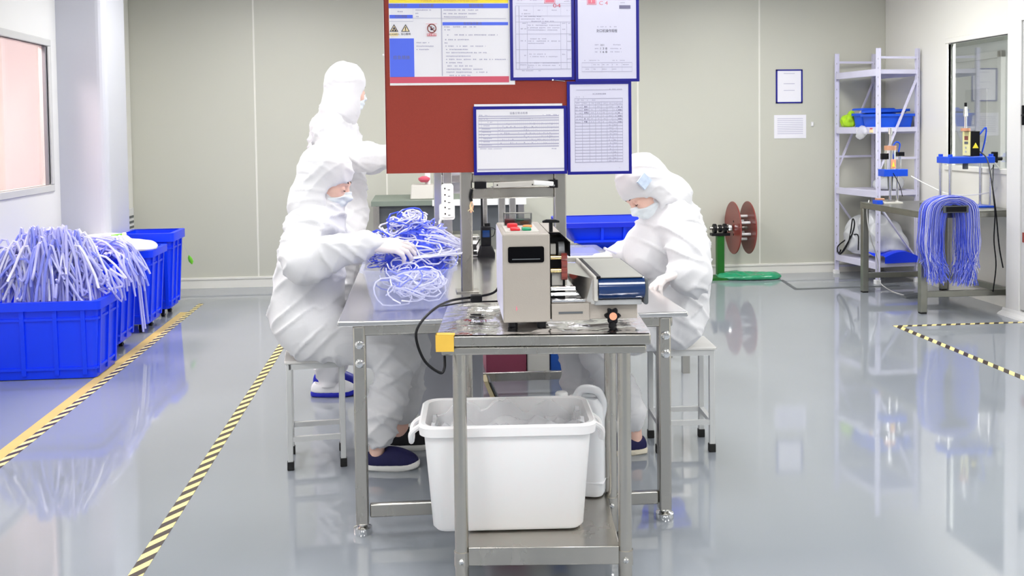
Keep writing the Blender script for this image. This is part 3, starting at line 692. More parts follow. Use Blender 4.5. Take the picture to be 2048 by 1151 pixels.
# white bin and jerrycan on the lower shelf
BR = -.06; t = thing('plastic_bin', 'white plastic bin with side handles on the cart lower shelf', 'bin', (.265, 3.16, .157), BR)
def ring(x, y, r, z): return [(a, b, z) for a, b in rrect(-x, x, -y, y, r, 6)]
MB().loft([ring(.225, .115, .035, .0), ring(.235, .125, .04, .012), ring(.258, .150, .05, .30), ring(.272, .164, .05, .308), ring(.275, .167, .05, .335), ring(.268, .160, .05, .342), ring(.254, .147, .045, .338), ring(.228, .118, .035, .02)]).build('tub', 'bin_white', t, smooth=True, local=True)
for s_ in (-1, 1):
    MB().tube(spline([(s_*.262, -.045, .318), (s_*.300, -.045, .29), (s_*.304, -.02, .255), (s_*.304, .02, .255), (s_*.300, .045, .29), (s_*.262, .045, .318)], 5), .009, 8).build('handle', 'bin_white', t, smooth=True, local=True)
def bagf(u, v):
    x = (u-.5)*2*.238; y = (v-.5)*2*.130; e = min(u, 1-u, v, 1-v)
    n = float(noise3(np.array([x*14+3, y*14+9, 1.7]))); n2 = abs(float(noise3(np.array([x*30, y*30, 4.2])))-.5)
    return Vector((x, y, .215+.09*n+.05*n2+(.045 if e < .04 else 0)))
tag(MB().grid(bagf, 40, 26).build('bag_liner', 'film_clear', None, smooth=True), 'crumpled clear plastic bags lying inside the white bin', 'plastic bag').matrix_world = Matrix.Translation((.265, 3.16, .157)) @ Matrix.Rotation(BR, 4, 'Z')
t = thing('jerrycan', 'white plastic jerrycan with a moulded handle behind the white bin', 'jerrycan', (.545, 3.345, .157), -.35)
MB().loft([ring(.068, .05, .03, 0), ring(.074, .056, .03, .014), ring(.074, .056, .03, .25), ring(.070, .052, .03, .30), ring(.05, .04, .025, .325)]).build('body', 'jerry_white', t, smooth=True, local=True)
MB().tube(spline([(.06, 0, .255), (.068, 0, .31), (.045, 0, .348), (-.005, 0, .350), (-.03, 0, .315)], 5), .015, 10).build('handle', 'jerry_white', t, smooth=True, local=True)
MB().box(-.076, .076, -.057, .057, .045, .052).build('band', 'jerry_white', t, bevel=.002, local=True)
q = at(1130, 812, Y=3.30)
t2 = thing('plastic_bottle', 'round white screw-cap bottle neck showing above the bin rim', 'bottle', (q.x, 3.38, .157))
MB().lathe([(.04, 0), (.045, .01), (.045, .26), (.02, .30), (.016, .31)], (q.x, 3.38, .157), 20).build('bottle', 'jerry_white', t2, smooth=True)
MB().lathe([(.022, 0), (.022, .026), (.018, .031), (0, .031)], (q.x, 3.38, .462), 20).build('screw_cap', 'paper_white', t2, smooth=True)

# power cable of the cart
pts = [at(1003, 560, Y=3.30), at(990, 583, Y=3.32), at(960, 592, Y=3.28), at(905, 600, Y=3.2), at(868, 618, Y=3.0), at(838, 650, Y=2.9), at(833, 680, Y=2.88), at(850, 722, Y=2.88), at(880, 745, Y=2.89), at(889, 735, Y=2.90), at(889, 712, Y=2.93)]
for p in pts[3:4]: p.z = max(p.z, .81)
t = thing('power_cable', 'black power cable looping off the left of the cart', 'cable', pts[0])
MB().tube(spline(pts, 7), .0042, 8).build('cord', 'black', t, smooth=True)
pts2 = [at(880, 612, Y=3.22), at(930, 604, Y=3.28), at(960, 603, Y=3.3), at(1000, 602, Y=3.32)]
MB().tube(spline(pts2, 6), .003, 6).build('thin_cord', 'black', t, smooth=True)
q = at(953, 596, Y=3.26); MB().box(q.x-.02, q.x+.018, 3.24, 3.275, q.z-.012, q.z+.012).build('adapter', 'black', t, bevel=.004)

# ================================================================== tub and tangle of tubing on the workbench
t = thing('clear_tub', 'clear plastic tub full of tangled tubing on the workbench', 'tub', (-.045, 3.95, TZ))
def ring2(x, y, r, z): return [(-.045+a, 3.95+b, z) for a, b in rrect(-x, x, -y, y, r, 5)]
MB().loft([ring2(.130, .35, .04, TZ+.001), ring2(.165, .385, .05, TZ+.14), ring2(.176, .396, .05, TZ+.142), ring2(.176, .396, .05, TZ+.15), ring2(.162, .382, .05, TZ+.15), ring2(.127, .347, .04, TZ+.006)]).build('tub_wall', 'tub_clear', t, smooth=True)
mb1, mb2, mb3 = MB(), MB(), MB()
def loop(mb, c, R, r, tilt, turns, ph, jit=.15, n=11):
    ax = Matrix.Rotation(ph, 3, 'Z') @ Matrix.Rotation(tilt, 3, 'X'); pts = []; N_ = int(14*turns); w1, w2 = random.uniform(1, 3), random.uniform(0, 6)
    for i in range(N_+1):
        a = 2*PI*i/14; rr = R*(1+jit*math.sin(w1*a+w2)); p = ax @ Vector((rr*math.cos(a), rr*math.sin(a)*.8, .02*math.sin(a*w1*.7+w2)))+Vector(c)
        p.z = max(p.z, TZ+.012); pts.append(p)
    mb.tube(pts, r, 5)
for i in range(150):
    q = random.random()**.6; a = random.uniform(0, 2*PI); z = random.uniform(-.05, 1); k = math.sqrt(max(0, 1-max(z, 0)**2))
    c = (-.04+.15*q*k*math.cos(a), 4.12+.16*q*k*math.sin(a), TZ+.11+z*.18)
    loop(random.choice([mb1, mb1, mb2, mb3]), c, random.uniform(.035, .10)*(.55+.45*k), random.uniform(.0026, .0038), random.gauss(0, .6), random.uniform(.6, 1.6), random.uniform(0, 6))
for i in range(46):
    c = (-.045+random.uniform(-.07, .09), random.uniform(3.64, 3.95), TZ+random.uniform(.03, .12))
    loop(random.choice([mb1, mb1, mb2]), c, random.uniform(.03, .085), random.uniform(.0026, .0036), random.gauss(0, .35), random.uniform(.5, 1.4), random.uniform(0, 6))
for i in range(26):   # loose ends to the right
    y = random.uniform(4.0, 4.25); z = TZ+random.uniform(.14, .24)
    mb1.tube(spline([(-.02+.06*random.random(), y, z+.02), (.08, y-.03, z+.02*random.random()), (.15+.04*random.random(), y-.05*random.random(), TZ+.15+.03*random.random()), (.08, y-.1, TZ+.145+.02*random.random()), (-.03, y-.12, TZ+.15)], 5), .003, 5)
o = thing('tubing_tangle', 'tangled heap of thin blue-white tubing spilling out of the clear tub', 'tubing', (-.01, 4.05, TZ)); o['kind'] = 'stuff'
mb1.build('tubing', 'tube_white', o, smooth=True); mb2.build('tubing', 'tube_blue', o, smooth=True); mb3.build('tubing', 'tube_mid', o, smooth=True)
# the inner mass of the heap
s = Solid((-.2, 3.8, .74), (.2, 4.4, 1.06), .012)
s.ell((-.02, 4.13, .86), (.135, .15, .15), k=.02).ell((-.03, 3.95, .81), (.09, .16, .06), k=.04); s.half((0, 0, .758), (0, 0, -1))
core = s.build('tubing_core', 'tube_blue', o, disp=lambda V, L: .02*(noise3(V*30)-.5))
# ================================================================== people
def V3(*a): return np.array(a, float)
def unit(v): v = np.array(v, float); return v/np.linalg.norm(v)
def head_frame(c, fwd, up):
    f = unit(fwd); u = np.array(up, float); u = unit(u-f*(u@f)); sd = np.cross(u, f)     # sd points to the person's left
    return lambda a, b, h: np.array(c)+f*a+sd*b+u*h, np.stack([f, sd, u])
def wrinkle(amp, seed):
    def fn(V, L):
        P = V+seed; c = noise3(P*[5, 5, 6]+9); d = amp*.8*(c-.5); wob = noise3(P*4+2)[:, None]*1.2
        for n, fa, fb, w in (((.62, .15, .77), 21, 4.5, .75), ((-.60, .25, .76), 19, 4.0, .70), ((.05, .3, 1.), 26, 5., .45), ((.9, .3, -.2), 20, 4., .35)):
            n = unit(n); t1 = unit(np.cross(n, (0.1, 1, .2))); t2 = np.cross(n, t1)
            q = np.stack([P@n*fa, P@t1*fb, P@t2*fb], 1)+wob+fa; r = 1-np.abs(2*noise3(q)-1); m = noise3(P*3.5+fa)
            d = d+amp*w*(r**5*1.3-.25)*np.clip((m-.32)*3, 0, 1)
        return np.where(L == 0, d, 0)
    return fn
def add_head(par, c, fwd, up, side_lo, cover_face=False, gaze_open=False, patch=False, seed=0., hood_back=.0):
    """head, mask, hood and features; c = head centre"""
    P, R = head_frame(c, fwd, up); c = np.array(c)
    lo, hi = c-.26, c+.24
    def head(h, grow=0.0):
        s = Solid(lo, hi, h); g = grow
        s.ell(P(-.012, 0, .035), (.092+g, .073+g, .088+g), R, k=.02, lab=0).ell(P(.018, 0, -.03), (.072+g, .060+g, .085+g), R, k=.03)
        s.ell(P(.032, 0, -.085), (.048+g, .044+g, .032+g), R, k=.03).cone(P(-.02, 0, -.07), np.array(par['neck_base'])*.6+P(-.02, 0, -.07)*.4, .050+g, .052+g, k=.03)
        s.cone(P(.084, 0, .002), P(.102, 0, -.036), .009+g, .0135+g, k=.012)
        for q in (-1, 1):
            s.cone(P(.082, q*.014, .018), P(.066, q*.044, .016), .010+g, .008+g, k=.012)
            if not g: s.ell(P(.088, q*.031, -.004), (.014, .018, .012), R, k=.008, op='sub').ell(P(.074, q*.030, -.006), (.0135, .015, .0125), R, k=.003)
            s.ell(P(.058, q*.038, -.032), (.02+g, .018+g, .02+g), R, k=.02)
            s.ell(P(-.012, q*.072, -.005), (.020+g, .008+g, .030+g), R, k=.005)
        s.cone(P(.088, -.016, -.068), P(.088, .016, -.068), .008+g, k=.01)
        return s
    hd = head(.0035).build('head', 'skin', par)
    for q in (-1, 1):
        MB().tube(spline([P(.090, q*.014, .021), P(.086, q*.030, .027), P(.070, q*.047, .019)], 4), [.0015]+[.0028]*7+[.001], 6).build('eyebrow', 'brow', hd, smooth=True)
        MB().tube(spline([P(.0835, q*.017, -.010), P(.0885, q*.029, -.0125), P(.079, q*.043, -.009)], 4), [.001]+[.0018]*7+[.001], 6).build('eyelashes', 'brow', hd, smooth=True)
    # surgical mask: a shell over nose, mouth and chin
    s = head(.004, .007); sl, G = s._win(s.lo, s.lo+s.h*s.n); q = (G-c)@R.T
    top = -.024+.30*(q[..., 0]-.09)-.25*np.abs(q[..., 1])+.012*(np.abs(q[..., 1]) < .02)
    reg = np.maximum.reduce([q[..., 2]-top, -.118-q[..., 2], .022-q[..., 0]+.25*(q[..., 2]+.07)])
    s.F = np.maximum(s.F+.0022*np.sin(q[..., 2]*230), reg).astype(np.float32)
    mk = s.build('face_mask', 'mask', par)
    for k in (-1, 1):
        for z0, z1 in ((-.045, -.0), (-.105, -.03)): MB().tube(spline([P(.028, k*.066, z0), P(.012, k*.076, (z0+z1)/2), P(-.006, k*.081, z1)], 4), .0017, 5).build('ear_loop', 'paper_white', mk)
    # hood
    s = Solid(c-.36, c+.30, .0065)
    s.ell(P(-.022, 0, .040), (.116, .098, .108), R, k=.02).ell(P(-.022, 0, -.05), (.106, .098, .095), R, k=.04)
    s.ell(P(-.040-hood_back, 0, -.12), (.088, .098, .07), R, k=.04)
    s.cone(P(-.035, 0, -.10), np.array(par['neck_base']), .088, .108, k=.05)
    s.ell(P(.125, 0, -.050), (.118, .150, .082), R, k=.010, op='sub')
    s.ell(P(.115, 0, -.10), (.085, .10, .050), R, k=.012, op='sub')
    hood = s.build('hood', 'suit', par, disp=wrinkle(.010, seed+3.))
    if patch:
        q = [P(a, side_lo*b, h) for a, b, h in ((-.012, .098, .075), (.038, .096, .070), (.040, .1015, .025), (-.010, .105, .03))]
        n = R[1]*side_lo*.013
        o = MB().hexa([p for p in q], [p+n for p in q]).build('hood_window', 'hood_patch', hood); o['label'] = 'pale blue patch on the hood'
    return hd
def hand(par, w, fwd, palm_n, thumb_side, curl=.5, spread=1.0, scale=1.0, tcurl=.35, fing=None):
    """w wrist point, fwd along the hand, palm_n the way the palm faces, thumb_side +1/-1 along fwd x palm_n"""
    f = unit(fwd); n = np.array(palm_n, float); n = unit(n-f*(n@f)); sd = np.cross(f, n)*thumb_side; w = np.array(w, float); k = scale
    s = Solid(w-.16*k-.03, w+.21*k, .0032)
    kn = []
    for i, (o, l) in enumerate(((.030, .090), (.010, .094), (-.010, .090), (-.028, .082))):
        p = w+f*l*k+sd*o*k*spread; kn.append(p)
        s.cone(w+sd*o*.55*k+f*.005, p, .0155*k, .0125*k, k=.012)
    for i, L_ in enumerate(((.040, .025, .020), (.045, .029, .021), (.041, .027, .021), (.032, .020, .018))):
        p = kn[i]; a = 0.0; c_ = (fing[i] if fing else curl)
        fan = sd*(.10-.07*i)*spread
        for j, (l, b) in enumerate(zip(L_, (.75, 1.0, .7))):
            a += c_*b; d = unit(f*math.cos(a)+n*math.sin(a)+fan*math.cos(a)); q = p+d*l*k
            s.cone(p, q, (.0098-.0009*j)*k, (.0092-.0012*j)*k, k=.002 if j == 0 else .003); p = q
    p = w+f*.022*k+sd*.024*k+n*.006; a = .9
    for l, r, b in ((.042, .0135, .0), (.033, .0115, -.25), (.026, .0102, -.25)):
        a += b; d = unit(f*math.cos(a)+sd*math.sin(a)+n*(tcurl+.15*(b != 0))); q = p+d*l*k; s.cone(p, q, r*k, r*.9*k, k=.006); p = q
    s.cone(w-f*.05*k, w+f*.01, .030*k, .027*k, k=.01)
    return s.build('glove', 'glove', par)
def shoe(par, heel, direction, length, upper, sole, w=.045):
    t = unit(np.array([direction[0], direction[1], 0.])); n = np.array([-t[1], t[0], 0]); h = np.array([heel[0], heel[1], 0.]); L_ = length
    def outline(g):
        pts = []
        for a in np.linspace(0, 2*PI, 28, endpoint=False):
            u = .5-.5*math.cos(a); ww = (w*.74+(w*1.02-w*.74)*min(1, max(0, (u-.1)/.55)))*(abs(math.sin(a))**.6); pts.append((u*(L_+2*g)-g, (ww+g)*(1 if math.sin(a) >= 0 else -1)))
        return pts
    rings = [[tuple(h+t*x+n*y+np.array([0, 0, z+(.010*max(0, (x/L_-.7)/.3)**2)])) for x, y in outline(g)] for g, z in ((-.004, .0), (.002, .006), (.003, .020), (0., .027))]
    sh = thing_part('shoe', par, h)
    MB().loft(rings).build('sole', sole, sh, smooth=True)
    s = Solid(h+np.minimum(t*L_, 0)-.09, h+np.maximum(t*L_, 0)+np.array([.09, .09, .16]), .0042)
    Rm = np.stack([t, n, [0, 0, 1]])
    s.ell(h+t*(L_*.70)+[0, 0, .026], (L_*.30, w*.98, .048), Rm, k=.02).ell(h+t*(L_*.26)+[0, 0, .034], (L_*.26, w*.80, .062), Rm, k=.03).ell(h+t*(L_*.5)+[0, 0, .034], (L_*.30, w*.84, .058), Rm, k=.03)
    s.cone(h+t*(L_*.24)+[0, 0, .085], h+t*(L_*.27)+[0, 0, .14], .036, .05, k=.008, op='sub')
    s.half((0, 0, .024), (0, 0, -1)); s.build('upper', upper, sh)
    return sh
def thing_part(name, par, loc):
    o = bpy.data.objects.new(name, None); col.objects.link(o); o.parent = par; o.empty_display_size = .03
    o.location = wm(par).inverted() @ Vector(loc); return o
def person(label, loc, neck):
    t = thing('person', label, 'person', loc, 0, 'workers in white coveralls'); t['neck_base'] = [float(x) for x in neck]; return t

# ---------------- left worker, seated, facing right, reaching into the tangle
A = person('person in white hooded coverall and mask, seated left, reaching into tangled tubing', (-.45, 4.27, 0), (-.43, 4.26, 1.03))
s = Solid((-.78, 3.72, .05), (.12, 4.72, 1.20), .0075)
s.ell((-.475, 4.27, .58), (.150, .185, .125), k=.04)                                   # hips on the seat
s.ell((-.485, 4.27, .66), (.148, .170, .14), k=.06).ell((-.465, 4.27, .80), (.143, .172, .15), k=.06).ell((-.445, 4.26, .95), (.128, .190, .12), k=.06)
s.cone((-.44, 4.10, 1.015), (-.43, 4.42, 1.015), .078, .078, k=.05).cone((-.43, 4.26, 1.0), (-.40, 4.26, 1.10), .10, .075, k=.04)
# near arm
s.chain([(-.455, 4.09, 1.00), (-.475, 4.01, .93), (-.455, 3.945, .885), (-.33, 3.925, .92), (-.215, 3.905, .950), (-.185, 3.90, .955)], [.086, .080, .074, .062, .046, .035], k=.025)
s.ell((-.47, 3.985, .885), (.075, .06, .07), k=.03)
# far arm
s.chain([(-.43, 4.44, 1.0), (-.36, 4.52, .90), (-.29, 4.52, .86), (-.14, 4.44, .87), (-.10, 4.42, .872)], [.084, .074, .066, .045, .036], k=.025)
# thighs and lower legs
s.chain([(-.47, 4.18, .565), (-.30, 4.14, .545), (-.125, 4.125, .505), (-.10, 4.125, .455), (-.155, 4.12, .25), (-.185, 4.12, .165), (-.190, 4.12, .125)], [.115, .105, .088, .080, .075, .066, .042], k=.03)
s.chain([(-.46, 4.36, .565), (-.28, 4.38, .545), (-.075, 4.375, .505), (-.05, 4.375, .455), (-.075, 4.37, .27), (-.09, 4.37, .19), (-.095, 4.37, .15)], [.115, .105, .088, .080, .076, .068, .042], k=.03)
s.cone((-.190, 4.12, .145), (-.195, 4.12, .045), .033, .031, k=.004, lab=1).cone((-.095, 4.37, .17), (-.10, 4.37, .045), .033, .031, k=.004, lab=1)
s.half((0, 0, .4565), (0, 0, -1)) if False else None
s.build('body', ['suit', 'skin'], A, disp=wrinkle(.016, 1.3))
add_head(A, (-.385, 4.255, 1.185), (.86, -.16, -.30), (.30, 0, .95), -1, seed=1.)
hand(A, (-.190, 3.90, .955), (.97, .05, -.06), (.1, .55, -1), 1, fing=(.38, .48, .56, .66), tcurl=.9, scale=1.08)
hand(A, (-.105, 4.42, .872), (.95, -.1, -.25), (0, -.3, -1), -1, curl=.45)
shoe(A, (-.245, 4.12), (1, -.03), .225, 'shoe_navy', 'sole_white'); shoe(A, (-.165, 4.37), (1, .04), .225, 'shoe_black', 'sole_white')

# ---------------- right worker, seated, facing left, bent over the bench
Bp = person('person in white hooded coverall and mask, seated right, bent over the bench', (1.13, 4.27, 0), (1.075, 4.26, 1.0))
s = Solid((.55, 3.72, .05), (1.42, 4.72, 1.18), .0075)
s.ell((1.10, 4.27, .58), (.140, .185, .125), k=.04)
s.ell((1.115, 4.27, .66), (.125, .168, .13), k=.06).ell((1.125, 4.27, .78), (.135, .172, .15), k=.06).ell((1.10, 4.26, .92), (.135, .185, .12), k=.06)
s.cone((1.09, 4.11, .99), (1.075, 4.41, .99), .080, .080, k=.05).cone((1.09, 4.26, .98), (1.02, 4.26, 1.08), .115, .085, k=.05)
s.chain([(1.09, 4.10, .97), (1.10, 4.02, .87), (1.10, 3.98, .79), (1.10, 3.955, .80), (1.07, 3.95, .81), (1.05, 3.95, .812)], [.090, .085, .075, .064, .046, .036], k=.025)
s.ell((1.09, 3.985, .79), (.085, .06, .065), k=.03)
s.chain([(1.06, 4.42, .97), (1.00, 4.50, .86), (.97, 4.50, .82), (.88, 4.42, .825), (.855, 4.41, .826)], [.084, .074, .066, .045, .036], k=.025)
s.ell((.98, 4.28, .86), (.09, .14, .10), k=.06)
s.chain([(1.08, 4.18, .565), (.92, 4.16, .55), (.765, 4.15, .505), (.75, 4.15, .455), (.84, 4.17, .26), (.885, 4.18, .175), (.895, 4.18, .135)], [.115, .105, .088, .080, .074, .064, .042], k=.03)
s.chain([(1.08, 4.36, .565), (.90, 4.38, .55), (.705, 4.38, .505), (.68, 4.38, .455), (.70, 4.385, .26), (.705, 4.385, .175), (.71, 4.385, .135)], [.115, .105, .088, .080, .074, .064, .042], k=.03)
s.cone((.895, 4.18, .15), (.905, 4.18, .045), .033, .031, k=.004, lab=1).cone((.71, 4.385, .15), (.715, 4.385, .045), .033, .031, k=.004, lab=1)
s.build('body', ['suit', 'skin'], Bp, disp=wrinkle(.016, 5.7))
add_head(Bp, (.965, 4.235, 1.13), (-.66, -.22, -.66), (-.66, 0, .75), 1, seed=2., patch=True, hood_back=.02)
hand(Bp, (1.05, 3.95, .812), (-.80, -.12, -.26), (0, -.1, -1), -1, fing=(.45, .5, .55, .6), tcurl=.5)
hand(Bp, (.86, 4.41, .826), (-.95, -.1, -.1), (0, -.4, -1), 1, curl=.5)
shoe(Bp, (.955, 4.18), (-1, .05), .225, 'shoe_navy', 'sole_cream'); shoe(Bp, (.765, 4.385), (-1, .0), .225, 'shoe_navy', 'sole_cream')
q = at(1217, 501, Y=4.36); t = thing('tube_piece', 'short clear tube piece held in the right worker fingers', 'tube', q)
MB().tube([q+Vector((-.02, 0, .012)), q+Vector((.035, 0, -.012))], .006, 8).build('tube_wall', 'tube_white', t, smooth=True); MB().cyl(q+Vector((-.0205, 0, .0122)), q+Vector((-.022, 0, .013)), .004, n=8).build('bore', 'grey', t)

# ---------------- standing worker behind
Cp = person('person standing behind in white hooded coverall, arm raised behind the red board', (-.46, 5.41, 0), (-.45, 5.41, 1.42))
s = Solid((-.78, 5.02, .05), (.12, 5.82, 1.58), .009)
s.ell((-.44, 5.41, .92), (.150, .19, .16), k=.05).ell((-.435, 5.41, 1.05), (.145, .18, .16), k=.06).ell((-.435, 5.41, 1.20), (.148, .185, .16), k=.06).ell((-.445, 5.41, 1.33), (.135, .20, .12), k=.06)
s.cone((-.46, 5.24, 1.395), (-.46, 5.58, 1.395), .080, .080, k=.05).cone((-.455, 5.41, 1.40), (-.43, 5.41, 1.50), .10, .08, k=.04)
s.chain([(-.46, 5.24, 1.385), (-.43, 5.17, 1.30), (-.385, 5.15, 1.255), (-.27, 5.18, 1.262), (-.15, 5.22, 1.272), (-.10, 5.23, 1.275)], [.088, .084, .078, .070, .052, .036], k=.03)
s.chain([(-.45, 5.58, 1.385), (-.38, 5.64, 1.24), (-.27, 5.60, 1.235), (-.12, 5.52, 1.25), (-.08, 5.51, 1.25)], [.086, .08, .07, .05, .036], k=.03)
for yy, xx in ((5.31, -.49), (5.51, -.50)):
    s.chain([(-.445, yy, .88), (-.455, yy, .50), (xx, yy, .22), (xx, yy, .16), (xx, yy, .12)], [.130, .100, .082, .075, .05], k=.03)
    s.cone((xx, yy, .14), (xx, yy, .03), .042, .045, k=.01)
s.build('body', ['suit', 'skin'], Cp, disp=wrinkle(.017, 9.1))
add_head(Cp, (-.375, 5.40, 1.615), (.80, .60, -.10), (.10, 0, 1), -1, seed=3.)
hand(Cp, (-.11, 5.23, 1.275), (.97, .08, -.05), (.1, .2, -1), 1, curl=.4); hand(Cp, (-.09, 5.51, 1.25), (.97, -.08, -.05), (.1, -.2, -1), -1, curl=.4)
for yy, xx in ((5.31, -.49), (5.51, -.50)): shoe(Cp, (xx-.10, yy), (1, 0), .24, 'suit' if yy < 5.4 else 'slipper_blue', 'slipper_blue', .05)
# ================================================================== frames and devices on and behind the workbench
def X_(px, Y, py=400): return at(px, py, Y=Y).x
def Z_(py, Y, px=1000): return at(px, py, Y=Y).z
t = thing('steel_frame', 'stainless steel portal frame on the workbench carrying the red board', 'frame', (.37, 4.0, TZ))
for x in (.183, .560): B(x-.024, x+.024, 3.966, 4.014, TZ, 2.06).build('post', 'steel', t, bevel=.005)
for z0, z1 in ((1.186, 1.226), (1.122, 1.165), (1.98, 2.02)): B(.207, .536, 3.972, 4.008, z0, z1).build('crossbar', 'steel', t, bevel=.004)
for x in (.183, .560): B(x-.045, x+.045, 3.945, 4.035, TZ, TZ+.006).build('base_plate', 'steel', t, bevel=.001)
a = at(1000, 368, Y=3.96); b = at(1090, 367, Y=3.96)
t = thing('lamp_bar', 'slim metal bar lamp clamped between the portal frame crossbars', 'lamp', a)
MB().bar((.29, 3.955, 1.176), (.46, 3.955, 1.180), .03, .022).build('bar_body', 'machine_light', t, bevel=.003)
MB().bar((.45, 3.953, 1.184), (.53, 3.953, 1.178), .03, .018).build('white_sleeve', 'paper_white', t, bevel=.004)
for q in (.305, .445): MB().cyl((q, 3.938, 1.177), (q, 3.942, 1.177), .003, n=8).build('screw', 'black', t)
B(.215, .262, 3.94, 3.97, 1.163, 1.192).build('clamp', 'black', t, bevel=.003); B(.515, .548, 3.945, 3.97, 1.162, 1.194).build('bracket', 'black', t, bevel=.002)
MB().cyl((.531, 3.943, 1.172), (.531, 3.939, 1.172), .004, n=10).build('bracket_bolt', 'chrome', t)
q = [at(944, 378, Y=3.95), at(941, 392, Y=3.95), at(943, 402, Y=3.95)]
t = thing('cable_end', 'black cable with frayed orange wires hanging beside the left post', 'cable', q[0])
MB().tube(spline(q, 4), .006, 8).build('sheath', 'black', t, smooth=True)
for k in range(7): MB().tube(spline([q[2], at(941+random.uniform(-3, 6), 412, Y=3.945), at(940+random.uniform(-6, 8), 420+random.uniform(0, 10), Y=3.945)], 3), .0015, 5).build('wire', random.choice(['salmon', 'sign_cream', 'orange_plastic']), t)
# rear frame with the socket strip
YR = 5.26
t = thing('steel_frame', 'rear steel frame of thin posts at the far end of the workbench', 'frame', (X_(930, YR), YR, TZ))
for p0, p1, top in ((868, 884, 1.34), (886, 904, 1.34), (965, 974, 1.16), (996, 1010, 1.16), (1018, 1031, 1.16)):
    x0, x1 = X_(p0, YR), X_(p1, YR); B(x0, x1, YR-.02, YR+.02, TZ, top).build('post', 'steel_top', t, bevel=.003)
B(X_(868, YR), X_(1031, YR), YR-.016, YR+.016, 1.12, 1.16).build('crossbar', 'steel_top', t, bevel=.003)
B(X_(880, YR), X_(922, YR), YR+.03, YR+.036, 1.06, 1.34).build('back_plate', 'grey_cabinet', t)
x0, x1, z0, z1 = X_(883, YR-.05), X_(907, YR-.05), Z_(435, YR-.05, 895), Z_(368, YR-.05, 895)
t = thing('socket_strip', 'white multi-socket power strip fixed upright to the rear frame', 'power strip', ((x0+x1)/2, YR-.04, z0))
MB().prism(rrect(x0, x1, z0, z1, .012, 3), YR-.055, YR-.022, 'y').build('housing', 'paper_white', t, bevel=.003)
MB().prism(rrect(x0-.012, x1+.006, z0-.012, z0+.07, .012, 3), YR-.05, YR-.024, 'y').build('end_cover', 'paper_white', t, bevel=.003)
for k in range(5):
    zz = z1-.022-.033*k; B((x0+x1)/2-.016, (x0+x1)/2-.010, YR-.0565, YR-.054, zz-.004, zz+.004).build('socket_hole', 'black', t); B((x0+x1)/2+.002, (x0+x1)/2+.014, YR-.0565, YR-.054, zz-.009, zz-.006).build('socket_slot', 'black', t)
MB().tube(spline([(x0, YR-.04, z0), (x0-.012, YR-.04, z0-.03), (x0+.01, YR-.04, z0-.06)], 4), .006, 6).build('lead', 'paper_white', t, smooth=True)
# scale on the far end of the bench
Ys = 5.12; x0, x1 = X_(893, Ys), X_(958, Ys)
t = thing('bench_scale', 'white bench scale with dark front panel at the far end of the workbench', 'scale', ((x0+x1)/2, Ys, TZ))
MB().hexa([(x0, Ys-.06, TZ+.004), (x1+.01, Ys-.06, TZ+.004), (x1, Ys+.12, TZ+.004), (x0, Ys+.12, TZ+.004)], [(x0+.005, Ys-.02, TZ+.075), (x1-.005, Ys-.02, TZ+.075), (x1-.01, Ys+.12, TZ+.085), (x0+.01, Ys+.12, TZ+.085)]).build('body', 'paper_white', t, bevel=.006)
MB().hexa([(x0+.012, Ys-.064, TZ+.012), (x1-.016, Ys-.064, TZ+.012), (x1-.016, Ys-.05, TZ+.012), (x0+.012, Ys-.05, TZ+.012)], [(x0+.012, Ys-.035, TZ+.062), (x1-.02, Ys-.035, TZ+.062), (x1-.02, Ys-.02, TZ+.062), (x0+.012, Ys-.02, TZ+.062)]).build('front_panel', 'black', t)
B(x0, x1, Ys+.0, Ys+.12, TZ+.092, TZ+.098).build('pan', 'steel', t, bevel=.002); MB().cyl((x0+.08, Ys+.06, TZ+.08), (x0+.08, Ys+.06, TZ+.092), .02).build('pan_post', 'grey', t)
B(X_(945, Ys), X_(954, Ys), Ys-.066, Ys-.062, TZ+.03, TZ+.036).build('key', 'paper_white', t)
# two-way radio in its charger
q = at(973, 509, Z=TZ); q = Vector((X_(973, q.y-.10, 500), q.y-.10, TZ)); t = thing('two_way_radio', 'black two-way radio standing in its desk charger', 'radio', q)
MB().loft([[(q.x+a, q.y+.03+b, z) for a, b in rrect(-w, w, -d, d, .012, 3)] for w, d, z in ((.044, .040, TZ), (.044, .040, TZ+.02), (.032, .03, TZ+.05), (.030, .028, TZ+.055))]).build('charger', 'black', t, smooth=True)
B(q.x-.026, q.x+.026, q.y+.015, q.y+.05, TZ+.05, TZ+.155).build('handset', 'black', t, bevel=.006)
B(q.x-.018, q.x+.018, q.y+.012, q.y+.016, TZ+.10, TZ+.135).build('screen', 'roller_blue', t)
MB().cyl((q.x-.018, q.y+.03, TZ+.15), (q.x-.020, q.y+.03, TZ+.33), .0065, .005, n=10).build('antenna', 'black', t, smooth=True)
for k in (.002, .016): MB().cyl((q.x+k, q.y+.03, TZ+.155), (q.x+k, q.y+.03, TZ+.17), .007, n=10).build('dial', 'black', t)
MB().tube(spline([(q.x+.02, q.y+.02, TZ+.15), (q.x+.045, q.y+.02, TZ+.14), (q.x+.04, q.y+.02, TZ+.11), (q.x+.026, q.y+.02, TZ+.1)], 4), .002, 5).build('lanyard', 'black', t)
pt = [at(960, 478, Y=5.0), at(945, 500, Y=5.05), at(925, 507, Y=5.1), at(905, 506, Y=5.14)]
for p in pt: p.z = max(p.z, TZ+.006)
tag(MB().tube(spline(pt, 5), .003, 6).build('charger_cable', 'black', smooth=True), 'thin black cable lying between the scale and the radio', 'cable')
